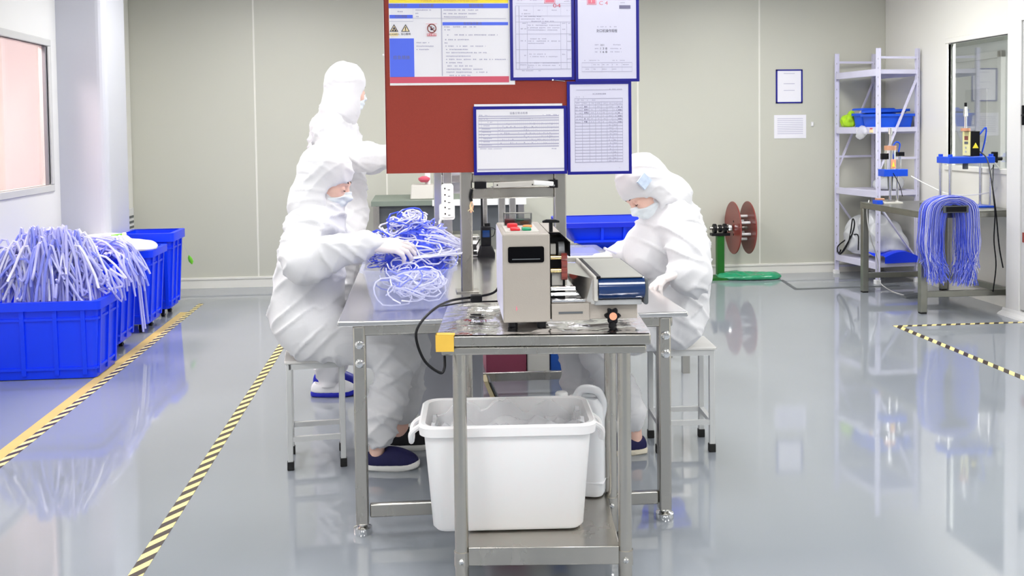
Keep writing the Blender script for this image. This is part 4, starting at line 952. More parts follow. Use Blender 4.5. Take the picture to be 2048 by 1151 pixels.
# back table against the wall
Y0b, Y1b = 8.25, 9.08; xa, xb = X_(742, Y0b), X_(1052, Y0b); zt = Z_(399, Y0b, 960)
t = thing('back_table', 'white edged table standing along the back wall behind the frames', 'table', ((xa+xb)/2, Y0b, 0))
B(xa, xb, Y0b, Y1b, zt-.04, zt).build('tabletop', 'mat_green', t); B(xa+.5, xb, Y0b-.012, Y0b, zt-.045, zt+.006).build('front_edge', 'paper_white', t)
B(xa+.02, xb-.02, Y0b+.05, Y0b+.07, zt-.26, zt-.04).build('front_panel', 'grey_dark', t)
for x in (xa+.04, xb-.04):
    for y in (Y0b+.04, Y1b-.04): B(x-.025, x+.025, y-.025, y+.025, 0, zt-.04).build('leg', 'steel', t)
t = thing('balance', 'pale grey weighing balance with a column on the back table', 'balance', (X_(845, 8.5), 8.5, zt))
MB().hexa([(X_(820, 8.4), 8.4, zt), (X_(868, 8.4), 8.4, zt), (X_(868, 8.4), 8.7, zt), (X_(820, 8.4), 8.7, zt)], [(X_(823, 8.4), 8.45, zt+.12), (X_(868, 8.4), 8.45, zt+.12), (X_(868, 8.4), 8.7, zt+.12), (X_(823, 8.4), 8.7, zt+.12)]).build('body', 'machine_light', t, bevel=.01)
MB().cyl((X_(856, 8.5), 8.55, zt+.12), (X_(856, 8.5), 8.55, zt+.36), .025, n=12).build('column', 'paper_white', t, smooth=True); MB().lathe([(.03, 0), (.05, .02), (.05, .035), (.02, .05)], (X_(849, 8.5), 8.5, zt+.14), 16).build('red_cap', 'print_red', t, smooth=True)
for i, (p0, p1, hh, lb) in enumerate(((945, 972, .07, 'left'), (976, 1004, .06, 'middle'), (1010, 1040, .055, 'right'))):
    t = thing('dark_pouch', 'dark crumpled pouch lying on the back table, the %s one of three' % lb, 'pouch', (X_((p0+p1)/2, 8.4), 8.45, zt), 0, 'dark pouches on the back table')
    s = Solid((X_(p0, 8.4)-.03, 8.3, zt), (X_(p1, 8.4)+.03, 8.62, zt+.16), .012); s.ell((X_((p0+p1)/2, 8.4), 8.46, zt+hh*.5), ((X_(p1, 8.4)-X_(p0, 8.4))*.5, .09, hh), k=.01); s.half((0, 0, zt+.008), (0, 0, -1))
    s.build('pouch_body', 'grey_dark', t, disp=lambda V, L: .03*(noise3(V*18)-.5))
# blue tote tilted on a stand behind the right worker
t = thing('tote_stand', 'plain steel stand carrying the blue tote behind the right worker', 'stand', (1.15, 5.72, 0))
B(.86, 1.52, 5.52, 5.97, .69, .71).build('top', 'steel', t)
for x in (.89, 1.49):
    for y in (5.53, 5.92): B(x-.02, x+.02, y-.02, y+.02, 0, .69).build('leg', 'steel', t)
t = thing('storage_tote', 'blue ribbed tote with flared rim standing behind the right worker', 'crate', (1.15, 5.7, .71))
zr, zb = .865, .71; yf, ybk = 5.50, 5.98; xl, xr = at(1130, 464, Y=yf).x, 1.50
def tq(x0, x1, y0, y1, z): return [(a, b, z) for a, b in rrect(x0, x1, y0, y1, .04, 4)]
MB().loft([tq(xl+.17, xr-.05, yf+.05, ybk-.05, zb), tq(xl+.05, xr-.015, yf+.015, ybk-.015, zb+.05), tq(xl, xr, yf, ybk, zr), tq(xl+.012, xr-.012, yf+.012, ybk-.012, zr), tq(xl+.06, xr-.03, yf+.03, ybk-.03, zb+.05), tq(xl+.18, xr-.06, yf+.06, ybk-.06, zb+.014)]).build('tub', 'crate_blue', t, smooth=True)
MB().loft([tq(xl-.018, xr+.018, yf-.018, ybk+.018, zr-.022), tq(xl-.018, xr+.018, yf-.018, ybk+.018, zr+.004), tq(xl+.01, xr-.01, yf+.01, ybk-.01, zr+.004)], cap=False).build('rim', 'crate_blue_dark', t, smooth=True)
for f in (.30, .48, .66, .84):
    x = xl+(xr-xl)*f; MB().bar((x, yf+.012, zb+.045), (x, yf-.006, zr-.02), .016, .014, (0, 1, 0)).build('rib', 'crate_blue', t)
MB().bar((xl+.05, yf+.001, zb+.055), (xr-.03, yf+.001, zb+.055), .012, .012).build('band', 'crate_blue', t)
# clear tray on the bench behind the conveyor
t = thing('clear_tray', 'flat clear plastic tray on the bench behind the conveyor', 'tray', (.80, 4.95, TZ))
MB().loft([ring_ for ring_ in [[(.745+a, 4.88+b, z) for a, b in rrect(-w, w, -d, d, .02, 3)] for w, d, z in ((.13, .15, TZ+.002), (.15, .17, TZ+.05), (.146, .166, TZ+.05), (.127, .147, TZ+.006))]]).build('tray_wall', 'tub_clear', t, smooth=True)
# things on the floor under and behind the bench
t = thing('grey_cabinet', 'plain pale grey cabinet under the workbench behind the worker legs', 'cabinet', (.12, 4.95, 0))
B(-.02, .292, 4.80, 5.20, .02, .66).build('carcass', 'grey_cabinet', t, bevel=.004); B(-.012, .284, 4.79, 4.80, .03, .65).build('door', 'grey_cabinet', t, bevel=.003); B(.0, .28, 4.82, 5.18, 0, .02).build('plinth', 'grey_dark', t)
t = thing('folded_board', 'small cream folded board leaning against the grey cabinet', 'board', (.335, 4.9, 0), -.2)
MB().hexa([(.36, 4.86, 0), (.385, 4.86, 0), (.385, 5.0, 0), (.36, 5.0, 0)], [(.298, 4.86, .16), (.318, 4.86, .16), (.318, 5.0, .16), (.298, 5.0, .16)]).build('leaf', 'sign_cream', t)
MB().hexa([(.392, 4.86, 0), (.402, 4.86, 0), (.402, 5.0, 0), (.392, 5.0, 0)], [(.325, 4.86, .155), (.333, 4.86, .155), (.333, 5.0, .155), (.325, 5.0, .155)]).build('leaf', 'grey_dark', t)
Yc = 5.62  # made-up boxes standing in for patches of colour that look like reflections
def boxy(name, label, cat, px0, px1, z1, m, y0=Yc, dy=.3):
    t = thing(name, label, cat, ((X_(px0, y0)+X_(px1, y0))/2, y0+dy/2, 0)); B(X_(px0, y0), X_(px1, y0), y0, y0+dy, .0, z1).build('carton', m, t, bevel=.006)
    B(X_(px0, y0)+.01, X_(px1, y0)-.01, y0-.002, y0, z1*.55, z1*.6).build('flap_line', 'grey', t); return t
boxy('standin_box', 'maroon box made up for a reflection-like patch behind the workbench', 'box', 968, 1049, .42, 'maroon')
boxy('standin_box', 'pale cream made-up box between the maroon and blue ones on the floor', 'box', 1051, 1096, .42, 'wall_cream')
boxy('standin_box', 'bright blue box made up for a reflection-like patch behind the workbench', 'box', 1098, 1150, .40, 'bag_blue')

# ================================================================== back wall papers and the reel
for (a, b, c, d_, fr, lb) in ((1553, 139, 1603, 206, True, 'blue framed notice sheet on the back wall left of the rack'), (1548, 230, 1612, 276, False, 'plain printed paper taped to the back wall under the framed notice')):
    p, q = at(a, b, Y=YB), at(c, d_, Y=YB); t = thing('wall_notice', lb, 'notice', (p.x, YB, q.z))
    B(p.x, q.x, YB-.004, YB-.0015, q.z, p.z).build('sheet', 'paper', t)
    if fr:
        for bx in ((p.x-.008, q.x+.008, p.z-.012, p.z), (p.x-.008, q.x+.008, q.z, q.z+.012), (p.x-.008, p.x+.006, q.z, p.z), (q.x-.006, q.x+.008, q.z, p.z)): B(bx[0], bx[1], YB-.009, YB-.0015, bx[2], bx[3]).build('frame_bar', 'frame_blue', t)
    mb = MB(); w_ = q.x-p.x; h_ = p.z-q.z
    for k in range(3 if fr else 9):
        z = p.z-h_*((.12, .42, .62)[k] if fr else .16+.08*k); mb.box(p.x+w_*(.28 if fr else .1), q.x-w_*(.28 if fr else .1), YB-.0045, YB-.004, z-.0025, z+.0025)
    mb.build('print', 'ink_light', t)['kind'] = 'stuff'
yr = 8.93; c = at(1466, 455, Y=yr); R_ = .242
t = thing('cable_reel_stand', 'dark red two-disc reel on a green post near the back wall', 'reel', (at(1440, 555, Z=0).x, yr, 0))
x0 = c.x; x1 = at(1496, 455, Y=yr).x
for x in (x0, x1):
    dsk = MB().lathe([(.001, -.006), (R_-.004, -.006), (R_, -.002), (R_, .002), (R_-.004, .006), (.001, .006)], (x, yr, c.z), 48, 'x').build('disc', 'reel_red', t, smooth=True)
    for a in (0, 2*PI/3, 4*PI/3): MB().cyl((x-.009, yr+.07*math.cos(a), c.z+.07*math.sin(a)), (x-.006, yr+.07*math.cos(a), c.z+.07*math.sin(a)), .009, n=8).build('bolt_hole', 'black', dsk)
for k in range(6):
    a = PI/6+k*PI/3; y, z = yr+.105*math.cos(a), c.z+.105*math.sin(a); MB().cyl((x0, y, z), (x1+(.05 if k % 2 else -.01), y, z), .012, n=10).build('peg', 'paper_white', t, smooth=True)
MB().cyl((x0-.22, yr, c.z), (x1, yr, c.z), .014, n=12).build('axle', 'steel', t, smooth=True)
MB().lathe([(.0, -.045), (.035, -.04), (.038, -.01), (.02, 0)], (x0-.01, yr, c.z), 18, 'x').build('hub', 'chrome', t, smooth=True)
gx = at(1440, 500, Y=yr).x
B(gx-.033, gx+.033, yr-.03, yr+.03, .02, c.z-.05).build('post', 'stand_green', t, bevel=.004)
for k, r in ((-.05, .045), (0, .035), (.045, .045)): MB().cyl((gx+k-.014, yr, c.z-.005), (gx+k+.014, yr, c.z-.005), r, n=12).build('bearing', 'black', t, bevel=.003)
B(gx-.085, gx+.085, yr-.04, yr+.04, c.z-.07, c.z-.045).build('bearing_plate', 'black', t, bevel=.003)
B(gx-.15, gx+.15, yr-.12, yr+.12, 0, .02).build('base_plate', 'stand_green', t)
s = Solid((at(1420, 550, Z=0).x-.05, 8.70, -.01), (at(1560, 550, Z=0).x+.03, 9.12, .12), .010); xm = at(1490, 553, Z=0).x
s.ell((xm, 8.88, .02), (.30, .13, .035), k=.02).ell((xm-.15, 8.92, .03), (.14, .12, .035), k=.02).ell((xm+.16, 8.86, .02), (.13, .09, .04), k=.02); s.half((0, 0, .0025), (0, 0, -1))
tag(s.build('green_film', 'film_green', disp=lambda V, L: np.where(V[:, 2] > .006, .03*(noise3(V*[12, 22, 30])-.5), 0)), 'crumpled green plastic film lying on the floor beneath the reel', 'film')

# ================================================================== rack in the right corner
t = rk = thing('storage_rack', 'pale lilac metal shelving rack in the right back corner', 'rack', (3.985, 8.40, 0), .134)
RW, RD, RH = .395, .665, 2.06
for x in (0, RW):
    for y in (0, RD):
        lg = MB().box(x-.018, x+.018, y-.003, y+.003, 0.02, RH).box(x-.018 if x else x+.012, x-.012 if x else x+.018, y-.02, y+.02, .02, RH).build('post', 'lilac_paint', t, local=True)
        B(x-.022, x+.022, y-.022, y+.022, 0, .035).build('foot', 'paper_white', lg, local=True)
        mb = MB()
        for k in range(24): mb.box(x-.003, x+.003, y-.0045, y-.002, .12+.08*k, .135+.08*k)
        mb.build('slot_row', 'grey', lg, local=True)
LEV = (.155, .785, 1.345, 1.85)
for z in LEV:
    for x in (0, RW): B(x-.012, x+.012, .01, RD-.01, z-.03, z+.03).build('beam', 'lilac_paint', t, bevel=.003, local=True)
    B(.01, RW-.01, .01, RD-.01, z+.012, z+.022).build('shelf_board', 'lilac_paint', t, local=True)
    B(.015, RW-.015, -.004, .008, z-.012, z+.026).build('shelf_front', 'lilac_paint', t, local=True)
for y in (0, RD):
    for z in (.07, 1.98, 1.10): B(.01, RW-.01, y-.006, y+.006, z-.010, z+.010).build('tie_bar', 'lilac_paint', t, local=True)
    MB().bar((.02, y, 1.0), (RW-.02, y, 1.78), .012, .024, (0, 1, 0)).build('brace', 'lilac_paint', t, local=True)
    MB().bar((.02, y, .68), (RW-.02, y, .22), .012, .024, (0, 1, 0)).build('brace', 'lilac_paint', t, local=True)
RM = wm(rk)
def rl(x, y, z): return RM @ Vector((x, y, z))
def tray(label, x0, x1, y0, y1, z, h, lid=False):
    t = thing('blue_tray', label, 'tray', rl((x0+x1)/2, (y0+y1)/2, z), .134, 'blue trays on the rack')
    f = lambda w, zz: [(a, b, zz) for a, b in rrect(-(x1-x0)/2+w, (x1-x0)/2-w, -(y1-y0)/2+w, (y1-y0)/2-w, .02, 3)]
    MB().loft([f(.015, 0), f(0, h), f(.006, h), f(.02, .006)]).build('tub', 'tray_blue', t, smooth=True, local=True)
    MB().loft([f(-.012, h-.02), f(-.012, h+.002), f(.004, h+.002), f(.001, h-.02)], cap=False).build('rim', 'tray_blue', t, smooth=True, local=True)
    if lid: MB().loft([f(-.008, h+.03), f(-.008, h+.042), f(.0, h+.048)]).build('lid', 'tray_blue', t, smooth=True, local=True)
    return t
z2 = LEV[2]+.022
tray('wide blue plastic tray at the front of the rack shelf', .02, .375, .02, .28, z2, .12)
tray('smaller lidded blue tray behind the front one on the rack', .04, .37, .30, .46, z2, .13, True)
tray('flat blue tray stacked askew on top of the front tray', .04, .38, .10, .30, z2+.13, .03).rotation_euler = (0, -.03, .18)
s = Solid(np.array(rl(.10, .27, z2))-.16, np.array(rl(.10, .27, z2))+np.array([.2, .2, .3]), .010)
def blob(name, m, label, cat, parts, amp, fr, cut=None, h=.010):
    P_ = [np.array(rl(*p[:3])) for p in parts]; lo = np.min([p-max(q[3:6])-.05 for p, q in zip(P_, parts)], 0); hi = np.max([p+max(q[3:6])+.05 for p, q in zip(P_, parts)], 0)
    s = Solid(lo, hi, h)
    for p, q in zip(P_, parts): s.ell(p, q[3:6], k=.03)
    if cut is not None: s.half((0, 0, cut), (0, 0, -1))
    return tag(s.build(name, m, disp=lambda V, L: np.where(V[:, 2] > (cut or -9)+.012, amp*((1-np.abs(2*noise3(V*fr)-1))-.5), 0)), label, cat)
blob('green_bag', 'green_bag', 'bright green plastic bag on the rack beside the blue trays', 'plastic bag', [(.05, .55, z2+.06, .055, .07, .065), (.09, .55, z2+.10, .03, .04, .05)], .03, 24, z2+.004)
z1 = LEV[1]+.022
blob('plastic_bag', 'film_bag', 'small clear plastic bag lying on the middle rack shelf', 'plastic bag', [(.24, .22, z1+.05, .11, .13, .06), (.30, .18, z1+.07, .06, .06, .05)], .03, 16, z1+.004)
z0 = LEV[0]+.022
blob('plastic_bag', 'film_bag', 'big bulging clear plastic bag on the bottom rack shelf', 'plastic bag', [(.20, .25, z0+.20, .165, .16, .19), (.15, .48, z0+.18, .14, .14, .19), (.10, .30, z0+.34, .08, .10, .09), (.28, .12, z0+.14, .10, .08, .10)], .05, 9, z0+.03)
t = thing('blue_cloth', 'folded bright blue cloth pad under the big clear bag', 'cloth', rl(.22, .12, z0), .134)
MB().grid(lambda u, v: Vector(((u-.5)*.32, (v-.5)*.30, .055+.045*math.sin(PI*u)+.01*math.sin(9*v))), 14, 10).grid(lambda u, v: Vector(((u-.5)*.33, -.15, .002+v*(.053+.045*math.sin(PI*u)-.01*math.sin(0)))), 14, 2).build('folded_pad', 'crate_blue', t, smooth=True, local=True)
blob('plastic_bag', 'film_clear', 'thin clear bag drooping over the rack shelf edge beneath the trays', 'plastic bag', [(-.03, .20, z2-.03, .02, .10, .05), (-.035, .22, z2-.06, .014, .07, .04)], .015, 22)
t = thing('shelf_tag', 'small yellow tag on the rack beam under the blue trays', 'tag', rl(-.016, .06, LEV[2]))
mtx = lambda x0, x1, y0, y1, a, b: MB().hexa([rl(x0, y0, a), rl(x1, y0, a), rl(x1, y1, a), rl(x0, y1, a)], [rl(x0, y0, b), rl(x1, y0, b), rl(x1, y1, b), rl(x0, y1, b)])
mtx(-.018, -.012, .05, .10, LEV[2]-.02, LEV[2]+.01).build('card', 'sign_cream', t); mtx(-.019, -.012, .06, .09, LEV[2]+.01, LEV[2]+.022).build('clip', 'print_red', t)
pts = [rl(.02, .62, z0+.05), rl(-.02, .58, z0+.02), rl(-.03, .50, z0+.06), rl(.0, .40, z0+.22), rl(.0, .36, z0+.32), rl(.0, .39, z0+.36), rl(.0, .42, z0+.25), rl(.0, .46, z0+.14), rl(.0, .54, z0+.05), rl(-.01, .60, z0+.015), rl(0, .64, z0+.08), rl(.02, .50, z0+.17), rl(.02, .34, z0+.22), rl(.02, .33, z0+.08)]
tag(MB().tube(spline(pts, 5), .006, 6).build('coiled_cable', 'black', smooth=True), 'loop of black cable hanging at the left of the bottom rack shelf', 'cable')

# ================================================================== right table with presses
RTX0, RTX1, RTY0, RTY1, RTZ = 3.655, 4.395, 7.0, 8.02, .755
t = thing('side_table', 'steel table along the right wall carrying two small presses', 'table', (4.02, 7.5, 0))
B(RTX0, RTX1, RTY0, RTY1, RTZ-.012, RTZ).build('tabletop', 'steel_dark', t, bevel=.002)
for x in (RTX0, RTX1-.04): B(x, x+.04, RTY0, RTY1, RTZ-.05, RTZ-.012).build('apron_rail', 'steel_dark', t, bevel=.003)
for y in (RTY0, RTY1-.04): B(RTX0+.04, RTX1-.04, y, y+.04, RTZ-.05, RTZ-.012).build('apron_rail', 'steel_dark', t, bevel=.003)
for x in (RTX0+.025, RTX1-.03):
    for y in (RTY0+.025, RTY1-.03):
        l = B(x-.025, x+.025, y-.025, y+.025, .012, RTZ-.05).build('leg', 'steel_dark', t, bevel=.003); B(x-.022, x+.022, y-.022, y+.022, 0, .012).build('foot_cap', 'rubber', l)
B(RTX0+.05, RTX1-.05, RTY0+.01, RTY0+.04, .12, .165).build('lower_rail', 'steel_dark', t, bevel=.003); B(RTX1-.05, RTX1-.01, RTY0+.05, RTY1-.05, .12, .165).build('lower_rail', 'steel_dark', t, bevel=.003); B(RTX0+.05, RTX1-.05, RTY1-.04, RTY1-.01, .12, .165).build('lower_rail', 'steel_dark', t, bevel=.003)
# small press
Yp = 7.80; q = at(1785, 400, Y=Yp); px = q.x
t = thing('small_press', 'small pneumatic press with round cylinder and blue plate on the side table', 'press', (px, Yp, RTZ))
def zz(py): return at(1785, py, Y=Yp).z
B(px-.10, px+.06, Yp-.06, Yp+.08, RTZ, RTZ+.014).build('base', 'machine_light', t, bevel=.002)
B(px-.16, px-.11, Yp-.06, Yp+.02, RTZ, RTZ+.03).build('blue_block', 'press_blue', t, bevel=.002); B(px-.15, px-.09, Yp-.05, Yp+.0, RTZ+.03, RTZ+.045).build('copper_block', 'copper', t, bevel=.002)
for dx, dy in ((-.03, -.02), (.055, .03)): MB().cyl((px+dx, Yp+dy, RTZ), (px+dx, Yp+dy, zz(350)), .010, n=12).build('pillar', 'chrome', t, smooth=True)
B(px-.095, px+.105, Yp-.05, Yp+.06, zz(352), zz(338)).build('blue_plate', 'press_blue', t, bevel=.002)
MB().cyl((px-.02, Yp, zz(338)), (px-.02, Yp, zz(300)), .045, n=24).build('cylinder', 'chrome', t, smooth=True); MB().cyl((px-.02, Yp, zz(300)), (px-.02, Yp, zz(291)), .048, n=24).build('copper_cap', 'copper', t, smooth=True)
MB().cyl((px-.02, Yp, zz(291)), (px-.02, Yp, zz(258)), .009, n=12).build('shaft', 'chrome', t, smooth=True); MB().cyl((px-.02, Yp, zz(268)), (px-.02, Yp, zz(256)), .016, n=12).build('shaft_nut', 'chrome', t, smooth=True)
B(px-.036, px+.004, Yp-.049, Yp-.044, zz(336), zz(318)).build('warning_label', 'salmon', t); MB().prism([(px-.028, zz(333)), (px-.006, zz(333)), (px-.017, zz(322))], Yp-.0505, Yp-.049, 'y').build('warning_triangle', 'print_yellow', t)
MB().cyl((px+.06, Yp, zz(338)), (px+.06, Yp, zz(308)), .012, n=12).build('rod', 'chrome', t, smooth=True); B(px+.04, px+.09, Yp-.02, Yp+.02, zz(312), zz(304)).build('fitting', 'black', t)
MB().cyl((px-.02, Yp-.0, zz(352)), (px-.02, Yp, zz(378)), .022, .018, n=14).build('ram', 'grey_dark', t, smooth=True); B(px-.06, px+.01, Yp-.03, Yp+.03, RTZ+.014, RTZ+.03).build('anvil', 'steel', t)
B(px-.115, px-.07, Yp-.05, Yp-.02, zz(318), zz(306)).build('clamp', 'black', t, bevel=.003)
MB().tube(spline([(px+.05, Yp, zz(304)), (px+.06, Yp, zz(288)), (px+.03, Yp, zz(284)), (px+.0, Yp, zz(292))], 5), .006, 6).build('air_hose', 'press_blue', t, smooth=True)
MB().tube(spline([(px-.02, Yp-.05, zz(345)), (px+.03, Yp-.06, zz(370)), (px+.06, Yp-.05, zz(392))], 5), .003, 6).build('cord', 'black', t, smooth=True)
# larger press
Yq = 7.28; c = at(1940, 320, Y=Yq); x0, x1 = at(1892, 320, Y=Yq).x, at(1983, 320, Y=Yq).x
t = thing('post_press', 'four-post press with blue plates and a yellow control box', 'press', ((x0+x1)/2, Yq, RTZ))
def zq(py): return at(1938, py, Y=Yq).z
B(x0, x1, Yq-.05, Yq+.14, zq(326), zq(313)).build('top_plate', 'press_blue', t, bevel=.003); B(x0, x1, Yq-.05, Yq+.14, RTZ, RTZ+.014).build('base_plate', 'press_blue', t, bevel=.003)
for x in (x0+.02, x1-.02):
    for y in (Yq-.025, Yq+.115):
        MB().cyl((x, y, RTZ+.014), (x, y, zq(313)+.005), .012, n=16).build('post', 'chrome', t, smooth=True); MB().cyl((x, y, zq(313)), (x, y, zq(308)), .017, n=12).build('post_nut', 'press_blue', t)
bx0, bx1 = at(1942, 290, Y=Yq-.03).x, at(1960, 290, Y=Yq-.03).x
cb = B(bx0, bx1, Yq-.03, Yq+.08, zq(312), zq(262)).build('control_box', 'black', t, bevel=.003)
B(bx0-.006, bx0, Yq-.025, Yq+.078, zq(311), zq(263)).build('front_plate', 'box_yellow', cb, bevel=.001)
B(bx0-.008, bx0-.005, Yq+.0, Yq+.05, zq(280), zq(272)).build('red_display', 'reel_red', cb); B(bx0-.008, bx0-.005, Yq+.0, Yq+.05, zq(288), zq(283)).build('key_row', 'grey_dark', cb)
for k in range(2): MB().cyl((bx0-.010, Yq+.03, zq(295+8*k)), (bx0-.004, Yq+.03, zq(295+8*k)), .008, n=10).build('dial', 'grey', cb)
MB().prism([(bx0+.012, zq(296)), (bx1-.012, zq(296)), ((bx0+bx1)/2, zq(285))], Yq-.0325, Yq-.030, 'y').build('warning_triangle', 'print_yellow', cb)
sx = at(1934, 240, Y=Yq).x
MB().cyl((sx, Yq+.02, zq(262)), (sx, Yq+.02, zq(256)), .035, n=20).build('copper_cap', 'copper', t, smooth=True); MB().cyl((sx, Yq+.02, zq(256)), (sx, Yq+.02, zq(225)), .010, n=12).build('shaft', 'chrome', t, smooth=True)
MB().cyl((sx, Yq+.02, zq(232)), (sx, Yq+.02, zq(213)), .018, .012, n=14).build('coupling', 'chrome', t, smooth=True); MB().cyl((sx, Yq+.02, zq(213)), (sx, Yq+.02, zq(205)), .010, n=12).build('tip', 'black', t, smooth=True)
MB().cyl((sx, Yq+.02, zq(326)), (sx, Yq+.02, zq(338)), .020, n=14).build('ram', 'grey_dark', t, smooth=True)
vx = at(1992, 315, Y=Yq).x
v = B(vx-.03, vx+.006, Yq-.02, Yq+.02, zq(326), zq(304)).build('valve', 'black', t, bevel=.004); MB().cyl((vx+.0, Yq, zq(318)), (vx+.045, Yq, zq(318)), .015, n=12).build('valve_knob', 'black', v)
MB().tube(spline([at(1958, 270, Y=Yq), at(1972, 255, Y=Yq), at(1970, 280, Y=Yq), at(1964, 305, Y=Yq)], 5), .006, 6).build('air_hose', 'press_blue', t, smooth=True)
pa = [at(1960, 303, Y=Yq-.04), at(1975, 320, Y=7.15), at(1985, 375, Y=7.0), at(1992, 425, Y=6.96), at(1998, 490, Y=6.96), at(2006, 535, Y=6.97)]
pb = [at(1987, 330, Y=Yq), at(1986, 380, Y=7.0), at(1990, 426, Y=6.955), at(1988, 480, Y=6.96), at(1992, 530, Y=6.97), at(1986, 583, Y=7.0)]
tag(MB().tube(spline(pa, 6), .005, 6).build('hanging_cable', 'black', smooth=True), 'black cable hanging from the control box down past the table edge', 'cable')
tag(MB().tube(spline(pb, 6), .005, 6).build('hanging_cable', 'black', smooth=True), 'black cable hanging from the press valve down to the lower rail', 'cable')
pw = [at(1990, 325, Y=Yq-.05), at(2001, 345, Y=Yq), at(1995, 375, Y=Yq+.02), at(1960, 388, Y=Yq+.1), at(1900, 388, Y=7.5), at(1860, 372, Y=7.65), at(1822, 352, Y=7.76)]
tag(MB().tube(spline(pw, 6), .004, 6).build('white_hose', 'cord_white', smooth=True), 'thin white air hose running between the two presses', 'hose')
pw = [at(1738, 400, Y=7.95), at(1734, 425, Y=7.93), at(1740, 470, Y=7.96), at(1755, 520, Y=8.1), at(1758, 560, Y=8.2), at(1780, 580, Z=.006), at(1815, 592, Z=.006)]
t = thing('foot_switch', 'small foot switch on the floor with a pale cord up to the table', 'switch', at(1822, 594, Z=0))
MB().tube(spline(pw, 6), .004, 6).build('cord', 'cord_white', t, smooth=True); q = at(1822, 594, Z=0); MB().hexa([(q.x-.07, q.y-.05, 0), (q.x+.09, q.y-.05, 0), (q.x+.09, q.y+.04, 0), (q.x-.07, q.y+.04, 0)], [(q.x-.06, q.y-.045, .012), (q.x+.09, q.y-.045, .035), (q.x+.09, q.y+.035, .035), (q.x-.06, q.y+.035, .012)]).build('pedal', 'grey_dark', t, bevel=.004)
# bar and hank of blue strands
Yh = 6.93; bx0, bx1 = at(1887, 418, Y=Yh-.08).x, at(1938, 418, Y=Yh-.08).x
t = thing('support_bar', 'dark bar jutting over the table edge under the blue strand hank', 'bar', (bx0, Yh, RTZ))
zb0, zb1 = RTZ+.001, at(1910, 411, Y=Yh-.08).z
zb1 = max(zb1, RTZ+.04); B(bx0, bx1, Yh-.08, 7.20, RTZ+.001, zb1).build('bar_body', 'grey_dark', t, bevel=.004); B(bx0+.02, bx1-.02, Yh-.083, Yh-.08, RTZ+.008, zb1-.008).build('end_cap', 'black', t)
cx = (bx0+bx1)/2; M1, M2, M3 = MB(), MB(), MB()
def HX(px): return at(px, 450, Y=Yh).x
def HZ(py): return at(1900, py, Y=Yh).z
for i in range(380):
    f = random.random(); yv = Yh+random.uniform(-.06, .05)*(1 if random.random() < .7 else 1.3)
    xl = HX(1882-34*f+random.gauss(0, 2.5)); xr = HX(1915+32*f+random.gauss(0, 2.5)); zt_ = max(zb1+.006+.055*f, HZ(408-17*f))
    zbl, zbr = HZ(random.uniform(525, 568)), HZ(random.uniform(530, 572)); lb, rb = HX(1852+40*random.random()+4*(1-f)), HX(1904+46*random.random()+4*f)
    if random.random() < .03: lb = HX(random.uniform(1838, 1850)); zbl = HZ(random.uniform(515, 530))
    pts = [(lb, yv+random.uniform(-.02, .02), zbl), (xl-.012+random.gauss(0, .005), yv, HZ(500)), (xl-.01, yv, HZ(450)), (xl+.012, yv, (zt_+RTZ)/2-.005), (xl*.7+xr*.3, yv, zt_-.004), (cx, yv, zt_), (xl*.3+xr*.7, yv, zt_-.004), (xr-.012, yv, (zt_+RTZ)/2-.005), (xr+.004, yv, HZ(450)), (xr+.006+random.gauss(0, .004), yv, HZ(500)), (rb, yv+random.uniform(-.02, .02), zbr)]
    random.choice([M1, M1, M1, M2, M2, M2, M3]).tube(spline(pts, 3), random.uniform(.0014, .0022), 4)
o = thing('strand_hank', 'hank of thin blue plastic strands draped over the bar at the table edge', 'strands', (cx, Yh, RTZ)); o['kind'] = 'stuff'
M1.build('strands', 'tube_blue', o, smooth=True); M2.build('strands', 'tube_mid', o, smooth=True); M3.build('strands', 'tube_white', o, smooth=True)
# ================================================================== red notice board with its documents
YBD = 3.95
def bp(px, py): p = at(px, py, Y=YBD); return p.x, p.z
bx0, bz0 = bp(775, 347); bx0 = (bx0+bp(769, 0)[0])/2; bx1 = bp(1256, 330)[0]; bz1 = 2.08
t = board = thing('notice_board', 'large brick red notice board hanging above the workbench', 'board', ((bx0+bx1)/2, YBD, bz0))
B(bx0, bx1, YBD, YBD+.012, bz0, bz1).build('panel', 'board_red', t); B(bx0-.004, bx0, YBD-.001, YBD+.014, bz0, bz1).build('edge_strip', 'board_edge', t)
pq = bp(767, 110); MB().lathe([(.004, 0), (.004, -.008), (.0, -.01)], (pq[0], YBD, pq[1]), 10, 'y').build('edge_pin', 'paper_white', t)
def rc(mb, p0, p1, y, th=.0006):   # pixel rectangle on the board plane
    x0, z1 = bp(*p0); x1, z0 = bp(*p1); return mb.box(min(x0, x1), max(x0, x1), y-th, y, min(z0, z1), max(z0, z1))
def words(mb, x0, x1, y, h, yy, dens=.8):
    """an illegible line of print: a run of small glyph-sized marks"""
    x = x0
    while x < x1:
        w = random.uniform(.55, 1.0)*h
        if random.random() < dens: rc(mb, (x, y-h*random.uniform(.32, .5)), (min(x+w, x1), y+h*random.uniform(.25, .45)), yy, .0003)
        x += w+h*.30
